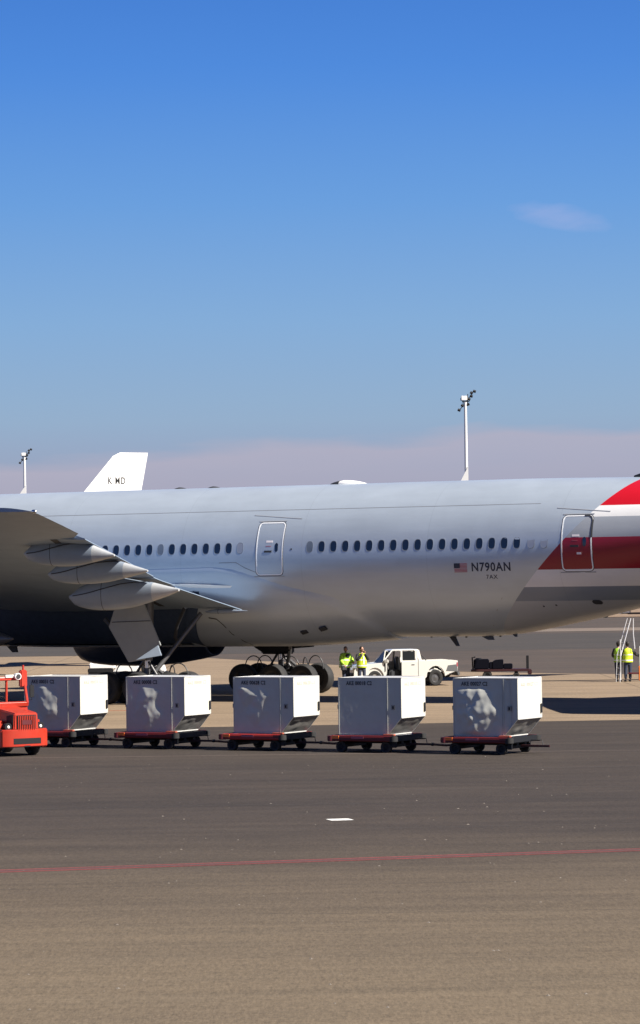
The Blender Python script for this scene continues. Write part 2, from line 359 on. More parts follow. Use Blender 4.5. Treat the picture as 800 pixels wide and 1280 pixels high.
# ------------------------------------------------------------------ AIRLINER (local axes: x aft, -y outboard to the near side, z up)
TH = R(28.5)
plane = empty('airliner', (0, 130.8, 0), -TH, label='long silver wide body airliner with red and white tail stripes parked across the apron', cat='airplane')
ZC, RR = 5.65, 3.11
def interp(tab, x):
    if x <= tab[0][0]: return tab[0][1]
    for (x0, y0), (x1, y1) in zip(tab, tab[1:]):
        if x <= x1:
            t = (x-x0)/(x1-x0); return y0+(y1-y0)*t
    return tab[-1][1]
BOT = [(-35.5, 4.3), (-35.2, 3.85), (-34.5, 3.45), (-33, 3.0), (-31, 2.72), (-28, 2.56), (-24, 2.54), (7.6, 2.54), (8.6, 2.60), (9.4, 2.70), (10.75, 2.94), (12.5, 3.27), (14.1, 3.63), (17, 4.3), (21, 5.22), (25, 6.2), (27.2, 6.9)]
TOP = [(-35.5, 4.5), (-35.2, 4.95), (-34.5, 5.5), (-33, 6.5), (-31, 7.9), (-29, 8.45), (-27, 8.7), (-24, 8.76), (9.5, 8.76), (12, 8.73), (15, 8.68), (20, 8.5), (25, 8.15), (27.2, 7.8)]
WID = [(-35.5, .1), (-35.2, .6), (-34.5, 1.15), (-33, 1.9), (-31, 2.55), (-28, 3.0), (-25, 3.11), (10, 3.11), (13, 3.06), (17, 2.75), (21, 2.1), (25, 1.2), (27.2, .45)]
def sm(tab, a): return (interp(tab, a-.35)+interp(tab, a)+interp(tab, a+.35))/3 if a > -24 else interp(tab, a)
def sec(a):
    zt, zb, w = sm(TOP, a), sm(BOT, a), sm(WID, a); return (zt+zb)/2, (zt-zb)/2, w
def surf(a, z, off=0.0):
    """point on the near (port) side skin, pushed out by off"""
    zc, h, w = sec(a); t = max(-1, min(1, (z-zc)/h)); y = -w*math.sqrt(max(0, 1-t*t))
    n = Vector((0, y/(w*w), (z-zc)/(h*h))).normalized()
    return Vector((a, y, z)) + n*off
stations = [-35.5, -35.3, -35, -34.5, -34, -33, -32, -31, -30, -29, -28, -27, -26, -25] + [-24+k for k in range(31)] + [7.5+.5*k for k in range(40)] 
rings = []
NS = 144
for a in stations:
    zc, h, w = sec(a); rings.append([Vector((a, w*math.sin(2*math.pi*k/NS), zc+h*math.cos(2*math.pi*k/NS))) for k in range(NS)])
MB().loft(rings).build('fuselage', M['livery'], plane, smooth=40)
def surf_strip(pts, width, off, name, m, parent=plane, closed=False, **kw):
    """ribbon following (a,z) points on the skin"""
    P2 = [Vector(p) for p in pts]; n = len(P2); L = []; Rr = []
    for i, p in enumerate(P2):
        q0 = P2[(i-1) % n] if closed or i > 0 else p; q1 = P2[(i+1) % n] if closed or i < n-1 else p
        d = (q1-q0).normalized(); nn = Vector((-d.y, d.x))*width/2; L.append(p+nn); Rr.append(p-nn)
    b = MB(); vs = [surf(*p, 0) for p in L] + [surf(*p, off) for p in L] + [surf(*p, off) for p in Rr] + [surf(*p, 0) for p in Rr]
    fs = []
    for i in range(n if closed else n-1):
        j = (i+1) % n
        for r in range(3): fs.append((r*n+i, r*n+j, (r+1)*n+j, (r+1)*n+i))
    b.add(vs, fs); return b.build(name, m, parent, smooth=30, **kw)
def rrect(a0, a1, z0, z1, r, n=6, seg=.25):
    pts = []
    for cx, cz, t0 in ((a1-r, z1-r, 0), (a0+r, z1-r, 90), (a0+r, z0+r, 180), (a1-r, z0+r, 270)):
        for k in range(n+1):
            t = R(t0+90*k/n); pts.append((cx+r*math.cos(t), cz+r*math.sin(t)))
    out = []
    for i, p in enumerate(pts):
        q = pts[(i+1) % len(pts)]; d = math.dist(p, q); m = max(1, int(d/seg))
        for k in range(m): out.append((p[0]+(q[0]-p[0])*k/m, p[1]+(q[1]-p[1])*k/m))
    return out
def surf_patch(name, a0, a1, z0, z1, off, m, parent, nx=6, nz=14, r=0.0, **kw):
    b = MB(); vs = []
    for j in range(nz+1):
        z = z0+(z1-z0)*j/nz
        ins = 0
        if r:
            dz = min(z-z0, z1-z)
            if dz < r: ins = r-math.sqrt(max(0, r*r-(r-dz)**2))
        for i in range(nx+1): vs.append(surf(a0+ins+(a1-a0-2*ins)*i/nx, z, off))
    b.add(vs, [(j*(nx+1)+i, j*(nx+1)+i+1, (j+1)*(nx+1)+i+1, (j+1)*(nx+1)+i) for j in range(nz) for i in range(nx)])
    # edge thickness
    rim = [(0*(nx+1)+i) for i in range(nx+1)] + [j*(nx+1)+nx for j in range(1, nz+1)] + [nz*(nx+1)+i for i in range(nx-1, -1, -1)] + [j*(nx+1) for j in range(nz-1, 0, -1)]
    base = len(b.v)
    for i in rim:
        x, y, z = b.v[i]; b.v.append(tuple(surf(x, z, -.01)))
    k = len(rim); b.f += [(rim[i], rim[(i+1) % k], base+(i+1) % k, base+i) for i in range(k)]
    return b.build(name, m, parent, smooth=30, **kw)

# cabin windows: frame ring + pane, shared meshes
def win_meshes(m, ring=True):
    hw, hz = .138, .205
    def oval(s, n=20):
        out = []
        for k in range(n):
            t = 2*math.pi*k/n; cx, cz = math.cos(t), math.sin(t)
            out.append((s*hw*abs(cx)**.75*(1 if cx > 0 else -1), s*hz*abs(cz)**.75*(1 if cz > 0 else -1)))
        return out
    b = MB(); o1, o2 = oval(1.13), oval(1.0); n = 20
    def P(p, off):
        q = surf(0, 6.2+p[1], off); return (p[0], q.y, q.z)
    vs = [P(p, 0) for p in o1]+[P(p, .006) for p in oval(1.10)]+[P(p, .006) for p in oval(1.03)]+[P(p, .003) for p in o2]
    fs = [(r*n+k, r*n+(k+1) % n, (r+1)*n+(k+1) % n, (r+1)*n+k) for r in range(3) for k in range(n)]
    fr = b.add(vs, fs).mesh('window_frame', 40)
    b2 = MB(); vs = [P(p, .004) for p in o2]+[P(p, .004) for p in oval(.5)]+[P((0, 0), .004)]
    fs = [(k, (k+1) % n, n+(k+1) % n, n+k) for k in range(n)]+[(n+k, n+(k+1) % n, 2*n) for k in range(n)]
    return fr, b2.add(vs, fs).mesh('window_pane', 40)
fr_me, pane_me = win_meshes(None)
M['winring'] = mat('window_ring', (.17, .20, .25), .8, 0, spec=.2)
M['winframe'] = mat('window_surround', (.30, .33, .38), .6, .1)
fr_me.materials.append(M['winring'])
pane_d = pane_me.copy(); pane_me.materials.append(M['pane']); pane_d.materials.append(M['pane_dim'])
blank = pane_me.copy(); blank.materials.clear(); blank.materials.append(mat('plugged_window', (.40, .415, .44), .35, .5))
def window(a, me):
    f = link('window', fr_me, None, plane); f.location = (a, surf(a, 6.2).y-surf(0, 6.2).y, 0)
    p = link('pane', me, None, f)
for k in range(11): window(-7.93+.537*k, pane_d if k == 4 else pane_me)
for k in range(12, 44): window(-7.93-.537*(k-11), pane_me)
window(-2.03, blank)
for k in range(18): window(1.17+.535*k, pane_d if k == 0 else pane_me)
window(10.87, blank); window(11.42, blank)
for a in (-26.4, -27.0, -27.5, -28.1): window(a, pane_me)

# cabin doors 3 and 4
M['door_line'] = mat('door_outline_paint', (.78, .80, .82), .4)
M['trim_line'] = mat('gutter_trim', (.30, .32, .35), .5)
M['placard'] = mat('door_placard', (.75, .70, .72), .5)
def cabin_door(a0, a1, z0=5.11, z1=7.19, half_dark=False):
    d = surf_patch('cabin_door', a0, a1, z0, z1, .006, M['livery'], plane, r=.16)
    surf_strip(rrect(a0-.035, a1+.035, z0-.035, z1+.035, .17), .022, .008, 'door_gap', M['gap'], d, True)
    surf_strip(rrect(a0, a1, z0, z1, .15), .045, .014, 'door_outline', M['door_line'], d, True)
    if half_dark:
        p = [(a1-.35, z1), (a1-.16, z1), (a1-.05, z1-.06), (a1, z1-.17)] + [(a1, z) for z in (6.9, 6.75, 6.6, 6.45, 6.36)]
        surf_strip(p, .05, .020, 'dark_door_outline', M['gap'], d)
    surf_patch('door_window', a1-.34, a1-.20, 6.02, 6.38, .012, M['pane'], d, 2, 6, r=.05)
    surf_patch('door_handle', a0+.36, a0+.70, 6.00, 6.08, .018, M['gap'], d, 3, 2)
    surf_patch('placard', a0+.42, a0+.72, 6.40, 6.48, .011, M['placard'], d, 3, 2)
    surf_patch('placard', a0+.42, a0+.66, 6.24, 6.265, .011, M['flagred'], d, 3, 1)
    surf_strip([(a0-.12, z0-.07), (a1+.08, z0-.07)], .035, .014, 'door_sill', M['trim_line'], d)
    surf_strip([(a0-.05, z1+.07), (a0+.4, z1+.075), (a1+.03, z1+.07)], .035, .014, 'door_top_seal', M['trim_line'], d)
    surf_strip([(a0-.38+.25*k, z1+.33-.02*k) for k in range(10)], .025, .012, 'rain_gutter', M['trim_line'], d)
    return d
cabin_door(-1.26, -.08); d4 = cabin_door(12.15, 13.36, half_dark=True)
surf_patch('placard', 12.15+.62, 12.15+.8, 5.72, 5.80, .012, M['placard'], d4, 2, 2)
cabin_door(-15.2, -14.0); cabin_door(-30.3, -29.2)
surf_patch('pressure_port', .31, .37, 6.09, 6.15, .008, M['gap'], plane, 2, 2)
surf_strip([(a, 7.71) for a in range(-24, 12)], .018, .004, 'lap_seam', mat('seam_sealant', (.26, .275, .3), .5, .4))
surf_strip([(a, 5.62) for a in (-3.0, -2.6, -2.2)] + [(-1.8, 5.4), (-1.32, 5.22)], .025, .006, 'wing_body_seam', mat('seam_sealant_dark', (.2, .21, .23), .5, .4))
surf_patch('outflow_vent', 12.86, 13.22, 3.80, 3.97, .012, M['gap'], plane, 4, 4, r=.08)
surf_patch('drain_port', 10.9, 10.96, 3.72, 3.77, .012, M['gap'], plane, 2, 2); surf_patch('drain_port', 11.4, 11.46, 3.76, 3.81, .012, M['gap'], plane, 2, 2)
surf_strip([(8.2, 2.62), (8.5, 3.0), (9.0, 3.6), (9.4, 4.1)], .02, .005, 'skin_joint', mat('seam_sealant_tail', (.28, .29, .31), .5, .4))

# registration, code and flag
def on_skin(a0, a1, z0, z1, off=.006): return lambda u, v: surf(a0+(a1-a0)*u, z0+(z1-z0)*v, off)
lettering('registration_lettering', 'N790AN', on_skin(8.33, 9.98, 5.12, 5.47), M['reg'], plane, .022, 1.12, label='dark registration letters N790AN')
lettering('fleet_code_lettering', '7AX', on_skin(8.92, 9.40, 4.83, 4.99), M['reg'], plane, .01, 1.15)
fl = surf_patch('national_flag', 7.58, 8.14, 5.10, 5.44, .006, M['flagwhite'], plane, 4, 7)
for k in range(7): surf_patch('red_stripe', 7.585, 8.135, 5.103+k*.0517, 5.103+k*.0517+.027, .010, M['flagred'], fl, 3, 1)
surf_patch('blue_canton', 7.575, 7.83, 5.26, 5.45, .014, M['reg'], fl, 2, 3)

# wing-body fairing: grows out of the fuselage skin below a raked upper edge
ZE = [(-20, 4.2), (-17, 5.0), (-14, 5.5), (-3.2, 5.65), (-2.4, 5.55), (-1.2, 5.2), (1.9, 4.28), (3.1, 3.45), (3.7, 2.9)]
AMP = [(-20, .02), (-18.5, .16), (-16.5, .30), (-13, .36), (-1, .34), (1, .26), (2.6, .16), (3.4, .11), (3.7, .06)]
frings = []
for i in range(160):
    a = -20+i*(23.7/159); ze = interp(ZE, a); amp = interp(AMP, a); zc, h, w = sec(a); ring = []
    for k in range(97):
        t = math.pi*.30 + (2*math.pi*.70/96)*k   # from near the top on one side round the belly
        z = zc+h*math.cos(t); y = w*math.sin(t)
        g = max(0.0, min(1.0, (ze-z)/.40)); g = g*g*(3-2*g)
        low = max(0, min(1, (4.6-z)/2.0))
        o = -.045 + (g*(amp*.10)+.056*g + low*amp*.97)
        n = Vector((0, y/(w*w), (z-zc)/(h*h))).normalized(); ring.append(Vector((a, y, z))+n*o)
    frings.append(ring)
bf = MB(); bay_shade = MB(); nR = 97
vs_all = [v for r_ in frings for v in r_]
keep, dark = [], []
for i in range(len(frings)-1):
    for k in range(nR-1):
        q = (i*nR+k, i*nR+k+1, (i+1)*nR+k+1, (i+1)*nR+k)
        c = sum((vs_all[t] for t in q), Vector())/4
        (dark if (c.y < -.8 and c.z < 4.5 and -19 < c.x < -5.5+(c.z-2.3)*.66) else keep).append(q)  # forward belly faces go dark for painted shade, open gear bay included
bf.add(vs_all, keep); bf.add(frings[-1], [tuple(range(nR))])
fairing = bf.build('belly_fairing', M['livery'], plane, smooth=40)
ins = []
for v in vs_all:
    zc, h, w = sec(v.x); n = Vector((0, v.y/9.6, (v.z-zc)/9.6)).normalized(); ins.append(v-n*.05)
bay_shade.add(ins, dark)
def fair_pt(a, z, off):
    ze = interp(ZE, a); amp = interp(AMP, a); zc, h, w = sec(a)
    g = max(0.0, min(1.0, (ze-z)/.40)); g = g*g*(3-2*g); low = max(0, min(1, (4.6-z)/2.0))
    return surf(a, z, -.045 + (g*(amp*.10)+.056*g + low*amp*.97) + off)
def fair_ribbon(name, pts, w, off, m):
    P2 = [Vector(p) for p in pts]; vs = []; n = len(P2)
    for i, p in enumerate(P2):
        d = (P2[min(i+1, n-1)]-P2[max(i-1, 0)]).normalized(); nn = Vector((-d.y, d.x))*w/2; vs += [fair_pt(*(p+nn), off), fair_pt(*(p-nn), off)]
    b = MB(); b.add(vs, [(2*k, 2*k+1, 2*k+3, 2*k+2) for k in range(n-1)]); return b.build(name, m, plane, smooth=40)
M['bay_shade'] = mat('gear_bay_shade_tone', (.035, .058, .105), .7, var=.5)  # navy colour puts under-wing shade into the belly around the open gear bay
bay_shade.build('gear_bay_shade', M['bay_shade'], plane, smooth=40)
fair_ribbon('bay_shade_edge', [(-5.55+(z-2.3)*.66+.02, z) for z in [2.62+.1*k for k in range(19)]], .42, .03, M['bay_shade'])  # ribbon of the same painted shade covering the stepped boundary
fair_ribbon('fairing_joint', [(-3.9, 3.55), (-3.55, 3.5), (-3.35, 3.3), (-3.2, 3.0), (-2.95, 2.75), (-2.8, 2.62)], .04, .012, M['gap'])
def fair_patch(name, a, z, w, h):
    p = surf(a, z, .30 if z < 3.4 else .2); zc, hh, ww = sec(a); n = Vector((0, p.y/9.6, (p.z-zc)/9.6)).normalized(); u = Vector((1, 0, .25)).normalized(); v = n.cross(u).normalized()
    b = MB(); vs = []
    for s in (-.06, .015):
        for du, dv in ((-1, -1), (1, -1), (1, 1), (-1, 1)): vs.append(p+u*du*w/2+v*dv*h/2+n*s)
    b.add(vs, [(0, 1, 2, 3), (4, 5, 6, 7), (0, 1, 5, 4), (1, 2, 6, 5), (2, 3, 7, 6), (3, 0, 4, 7)])
    return b.build(name, M['gap'], fairing, bevel=.01)
VENTS = (('air_vent', .2, 3.02), ('air_vent', 1.15, 3.14))

# wings -------------------------------------------------------------
def airfoil(n=18, t=.11):
    up, lo = [], []
    for k in range(n+1):
        x = .5*(1-math.cos(math.pi*k/n)); y = 5*t*(.2969*math.sqrt(x)-.126*x-.3516*x*x+.2843*x**3-.1036*x**4)
        cam_ = .012*math.sin(math.pi*x); up.append((x, y+cam_)); lo.append((x, -y*.95+cam_*.6))
    return up, lo
# o, a_le, a_te, z_le, z_te, thickness ratio
WS = [(2.0, -16.6, -1.95, 4.35, 3.80, .09), (3.3, -15.6, -1.9, 4.45, 3.93, .085), (10, -10.9, -1.75, 5.42, 5.12, .09), (16, -6.6, .45, 6.02, 5.83, .10),
      (21, -3.0, 2.45, 6.48, 6.34, .10), (26, .6, 4.4, 6.92, 6.82, .10), (29.2, 2.9, 5.6, 7.2, 7.13, .09), (30.3, 4.4, 6.05, 7.28, 7.2, .08)]
def wing_at(o):
    for p, q in zip(WS, WS[1:]):
        if o <= q[0]:
            t = (o-p[0])/(q[0]-p[0]); return [x+(y-x)*t for x, y in zip(p, q)]
    return list(WS[-1])
def wing_low(o, xc):
    """lower surface point of the wing at chord fraction xc"""
    o_, al, at, zl, zt, th = wing_at(o); c = at-al
    y = 5*th*(.2969*math.sqrt(xc)-.126*xc-.3516*xc*xc+.2843*xc**3-.1036*xc**4)
    return al+c*xc, zl+(zt-zl)*xc - y*.95*c + .0072*math.sin(math.pi*xc)*c
def make_wing(sg):
    """sg=-1 near (port, -y), +1 far"""
    FL = .78
    rings = []
    for w in [wing_at(o) for o in (2.0, 3.3, 5, 7, 10, 13, 16, 18.5, 21, 23.5, 26, 28, 29.2, 29.9, 30.3)]:
        o, al, at, zl, zt, th = w; c = at-al; up, lo = airfoil(20, th)
        cut = 1.0 if o > 22.5 else FL+.02
        up = [p for p in up if p[0] <= cut+.03]; lo = [p for p in lo if p[0] <= cut+.03]
        def fix(L, y0):
            L = list(L)
            return L
        n = 19
        def at_x(L, x):
            return interp(L, x)
        U, Lw = airfoil(40, th)
        xs = [cut*.5*(1-math.cos(math.pi*k/n)) for k in range(n+1)]
        ring = [Vector((al+c*x, sg*o, zl+(zt-zl)*x+c*at_x(U, x))) for x in xs] + [Vector((al+c*x, sg*o, zl+(zt-zl)*x+c*at_x(Lw, x))) for x in reversed(xs[1:])]
        rings.append(ring)
    wing = MB().loft(rings).build('wing', M['wing'], plane, smooth=50)
    # flaps: wedge sections drooped to the measured trailing edge
    def flap(name, os, droop):
        rs = []
        for o in os:
            o_, al, at, zl, zt, th = wing_at(o); c = at-al; x0 = FL-.015
            a0 = al+c*x0; zu = zl+(zt-zl)*x0+c*interp(airfoil(40, th)[0], x0)-.02; zlw = zl+(zt-zl)*x0+c*interp(airfoil(40, th)[1], x0)+.015
            a1 = at+.02; z1 = zt-droop(o); ring = []
            for t in (0, .1, .3, .6, 1): ring.append(Vector((a0+(a1-a0)*t, sg*o, zu+(z1+.03-zu)*t+.06*math.sin(math.pi*t)*(1 if t < 1 else 0))))
            for t in (1, .6, .3, .1, 0): ring.append(Vector((a0+(a1-a0)*t, sg*o, zlw+(z1-zlw)*t-.02*math.sin(math.pi*t))))
            rs.append(ring)
        return MB().loft(rs).build(name, M['wing'], wing, smooth=40)
    flap('inboard_flap', (3.25, 5, 7, 8.6), lambda o: .22)
    flap('flaperon', (8.65, 9.6, 10.6), lambda o: .14)
    flap('outboard_flap', (10.65, 13, 16, 19, 22.5), lambda o: .10)
    if True:
        rs = []
        for o in (22.5, 25, 28):
            pass
    # flap track fairings (canoes): o, a_start, a_tip, z_start, z_tip, depth, half width
    def canoe(o, a0, a1, z0, z1, dep, hw, uph=.62):
        rs = []; n = 18
        for i in range(n+1):
            t = i/n; a = a0+(a1-a0)*t
            f = (math.sin(math.pi*min(1, t**.75*.97+.015)))**.62
            zc = z0+(z1-z0)*t; g = 1 - .4*t
            wdt = hw*f; dn = dep*f*(1.0 if t < .6 else 1.0-.25*(t-.6)/.4); up_ = uph*interp([(0, 0), (.12, .6), (.3, 1), (.5, .98), (.76, .55), (1, .03)], t)
            ring = []
            for k in range(20):
                th = 2*math.pi*k/20; cx, cz = math.cos(th), math.sin(th)
                ring.append(Vector((a, sg*o+max(wdt, .012)*math.copysign(abs(cx)**.8, cx), zc+(max(up_, .012) if cz > 0 else max(dn, .012))*math.copysign(abs(cz)**.9, cz))))
            rs.append(ring)
        kt = int(.78*n); big = uph > .2
        c = MB().loft(rs[:kt+1] if big else rs).build('flap_track_fairing', M['fairing'], wing, smooth=50)
        if big:
            MB().loft(rs[kt:]).build('fairing_tip', M['fairing_tip'], c, smooth=50)
            # dark gap between the drooped lower fairing and the panel above it
            pts = []
            for i in range(1, kt):
                t = i/n; f = (math.sin(math.pi*min(1, t**.75*.97+.015)))**.62
                up_ = uph*interp([(0, 0), (.12, .6), (.3, 1), (.5, .98), (.76, .55), (1, .03)], t)
                rel = max(0.0, min(.97, (t/.74)**1.5 if t < .74 else .97)); h_ = up_*rel
                cx = math.sqrt(max(0, 1-rel**(2/.9)))**.8
                pts.append(Vector((a0+(a1-a0)*t, sg*(o+hw*f*cx+.006), z0+(z1-z0)*t+h_)))
            MB().tube(pts, .02, 6).build('fairing_gap', M['gap'], c)
        # joint between fixed and moving fairing sections
        at_ = a0+(a1-a0)*.36; i = int(.36*n); b = MB(); r0 = rs[i]; cc = Vector((r0[0].x, sg*o, z0+(z1-z0)*i/n))
        b.loft([[cc+(p-cc)*s+Vector((dx, 0, 0)) for p in r0] for dx, s in ((-.012, 1.0), (-.010, 1.008), (.010, 1.008), (.012, 1.0))], caps=False)
        b.build('fairing_joint', M['gap'], c, smooth=30)
        return c
    canoe(21, -.45, 3.28, 5.97, 5.86, .44, .30)
    canoe(16, -2.75, 1.55, 5.24, 5.32, .42, .29)
    canoe(10.5, -5.4, -.45, 4.38, 4.60, .64, .36)
    canoe(3.75, -3.3, -1.35, 3.66, 3.68, .11, .10, .1)
    # small fairings near the tip, panel lines on the lower skin
    def low_strip(pts, w, name, m):
        b = MB(); L = []
        P3 = []
        for o, xc in pts:
            a, z = wing_low(o, xc); P3.append(Vector((a, sg*o, z-.006)))
        b2 = MB(); n = len(P3); vs = []
        for i, p in enumerate(P3):
            d = (P3[min(i+1, n-1)]-P3[max(i-1, 0)]).normalized(); q = Vector((d.y, -d.x, 0)).normalized()*w/2
            vs += [p+q, p-q]
        b2.add(vs, [(2*i, 2*i+1, 2*i+3, 2*i+2) for i in range(n-1)]); return b2.build(name, m, wing, smooth=30)
    seam = M['gap']
    low_strip([(3.6+k*.9, .74) for k in range(22)], .25, 'flap_cove_line', seam)
    low_strip([(6+k*1.0, .16) for k in range(24)], .03, 'slat_line', seam)
    for o in (12.5, 15, 18, 20): low_strip([(o, .25), (o, .4), (o, .55), (o, .68)], .02, 'skin_joint', seam)
    # open main gear bay in the lower skin
    b = MB(); top = []; bot = []
    for o, x0, x1 in ((3.5, .62, .86), (5.0, .62, .86), (6.5, .62, .80)):
        pass
    return wing
near_wing = make_wing(-1); far_wing = make_wing(1)
near_wing['label'] = 'wing nearest the camera seen from below and behind'
# wing root trailing fillet with a bright lit upper edge
b = MB()
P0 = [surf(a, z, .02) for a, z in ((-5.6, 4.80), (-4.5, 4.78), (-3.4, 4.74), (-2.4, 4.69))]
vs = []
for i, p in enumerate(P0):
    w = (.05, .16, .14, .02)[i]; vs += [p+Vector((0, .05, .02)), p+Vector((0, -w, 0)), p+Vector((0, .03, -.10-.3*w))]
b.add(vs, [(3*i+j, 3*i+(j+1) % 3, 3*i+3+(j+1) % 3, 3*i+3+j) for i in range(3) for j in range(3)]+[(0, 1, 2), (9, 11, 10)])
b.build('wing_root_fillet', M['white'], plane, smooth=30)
# wingtip light
MB().ball((6.02, -30.1, 7.2), .10, .07, .06).build('wingtip_light', M['chrome'], near_wing)

# gear ---------------------------------------------------------------
def wheel_parts(R0, W, parent, loc, hub=M['steel_dark']):
    prof = [(R0*.56, -W*.42), (R0*.74, -W*.5), (R0*.9, -W*.48), (R0*.98, -W*.34), (R0, -W*.12), (R0, W*.12), (R0*.98, W*.34), (R0*.9, W*.48), (R0*.74, W*.5), (R0*.56, W*.42)]
    n = 28; rs = [[Vector((r*math.cos(2*math.pi*k/n), y, r*math.sin(2*math.pi*k/n))) for k in range(n)] for r, y in prof]
    me = MB().loft(rs, caps=False).mesh('tyre', 40)
    t = link('tyre', me, M['rubber'], parent); t.location = loc
    prof = [(.001, -W*.30), (R0*.16, -W*.34), (R0*.2, -W*.22), (R0*.4, -W*.2), (R0*.52, -W*.38), (R0*.57, -W*.42), (R0*.57, W*.42), (R0*.5, W*.2), (R0*.2, W*.22), (.001, W*.3)]
    rs = [[Vector((r*math.cos(2*math.pi*k/n), y, r*math.sin(2*math.pi*k/n))) for k in range(n)] for r, y in prof]
    h = link('rim', MB().loft(rs, caps=False).mesh('rim', 40), hub, parent); h.location = loc
    return t, h
M['gear_metal'] = mat('gear_steel', (.12, .12, .125), .4, .5, var=.4)
def main_gear(o, sgn):
    g = empty('main_gear'); g.parent = plane; g.location = (-5.0, sgn*o, 0)
    base = wheel_parts(.65, .5, g, (-1.48, -.7, .65))
    for i, x in enumerate((-1.48, 0, 1.48)):
        for y in (-.7, .7):
            if i == 0 and y < 0: continue
            for p in base:
                c = p.copy(); COL.objects.link(c); c.location = (x, y, .65)
    b = MB(); b.box(-1.7, 1.7, -.17, .17, .60, .92); [b.cyl((x, -.62, .65), (x, .62, .65), .1) for x in (-1.48, 0, 1.48)]
    b.build('bogie_beam', M['gear_metal'], g, bevel=.03)
    MB().cyl((0, 0, .8), (0, 0, 1.9), .13).cyl((0, 0, 1.75), (.05, 0, 4.1), .23, .27, 20).build('oleo_strut', M['gear_metal'], g)
    MB().cyl((0.02, 0, 1.45), (0.02, 0, 1.8), .135, n=16).build('polished_piston', M['chrome'], g)
    MB().cyl((.25, .1*sgn, 1.1), (1.6, -1.6*sgn, 3.6), .09).cyl((-.2, 0, 1.8), (-2.2, -.4*sgn, 3.4), .1).build('side_brace', M['gear_metal'], g)
    MB().tube([(-.2, .1, 1.75), (-.55, .1, 1.25), (-.12, .1, .95)], .06).tube([(.15, -.1, 1.7), (.5, -.1, 1.2), (.1, -.1, .9)], .05).build('torque_link', M['gear_metal'], g)
    hs = ((-1.2, 1, .42), (-.95, -1, .40), (.55, 1, .5), (1.55, -1, .36)) if sgn > 0 else ((-.9, 1, .4), (1.3, -1, .45))
    for x, q, w_ in hs:
        MB().tube([(x-w_*math.cos(math.pi*k/10), -.28*q, 1.05+.58*math.sin(math.pi*k/10)**.8) for k in range(11)], .024).build('hydraulic_hose', M['rubberhose'], g)
    MB().tube([(1.35-.12*math.cos(math.pi*k/8), -.28, 1.15+.42*math.sin(math.pi*k/8)) for k in range(9)], .024).build('hydraulic_hose', M['rubberhose'], g)
    MB().cyl((.15, .2, 1.55), (.6, .25, 1.2), .07).build('actuator', M['gear_metal'], g)
    return g
near_gear = main_gear(5.5, -1); far_gear = main_gear(5.5, 1)
# small body gear doors round the far strut
MB().prism([(-1.25, 2.6), (-1.0, 2.0), (-.5, 1.72), (.75, 1.85), (.9, 2.6)], lambda x, z: (x, -.55, z), lambda x, z: (x, -.49, z)).build('gear_door', M['black'], far_gear, bevel=.01)
MB().prism([(.1, 2.6), (.0, 1.9), (1.55, 2.0), (1.65, 2.25), (1.4, 2.6)], lambda x, z: (x, .1, z), lambda x, z: (x, .16, z)).build('gear_door', M['black'], far_gear, bevel=.01)
MB().box(-.8, .5, -.35, .35, 1.7, 2.7).build('gear_trunnion', M['black'], far_gear, bevel=.06)
# big strut door of the near gear (pixel-measured outline), hanging outboard of the strut
def plate(pts, y0, tilt, th, name, m, parent):
    """pts (a,z); tilt: d(y)/d(z) and d(y)/d(a)"""
    f = lambda a, z: y0 + tilt[0]*(z-3) + tilt[1]*(a+4.7)
    b = MB(); b.prism(pts, lambda a, z: (a, f(a, z), z), lambda a, z: (a, f(a, z)+th, z)); return b.build(name, m, parent, bevel=.012)
gd = plate([(-5.72, 3.95), (-6.09, 3.11), (-5.27, 1.70), (-4.55, 1.80), (-3.72, 2.38), (-4.35, 4.0)], -6.6, (-.10, .0), .07, 'main_gear_door', M['door_grey'], plane)
plate([(-4.53, 1.80), (-3.45, 1.98), (-3.70, 2.38)], -6.62, (.45, .12), .06, 'door_flange', M['fairing'], gd)
MB().tube([(-5.9, -6.655, 3.30), (-4.1, -6.655, 3.35)], .012).build('door_seam', M['gap'], gd)
MB().tube([(-4.55, -3.28, 3.8), (-4.95, -3.22, 3.1), (-5.30, -2.8, 2.6), (-5.5, -2.1, 2.3)], .075).build('bay_strut', M['gap'], plane)
# nose gear (outside the frame)
ng = empty('nose_gear'); ng.parent = plane; ng.location = (-29.5, 0, 0)
wheel_parts(.53, .4, ng, (0, -.35, .53)); wheel_parts(.53, .4, ng, (0, .35, .53))
MB().cyl((0, 0, .5), (.1, 0, 3.0), .12).cyl((0, -.35, .53), (0, .35, .53), .08).build('oleo_strut', M['gear_metal'], ng)

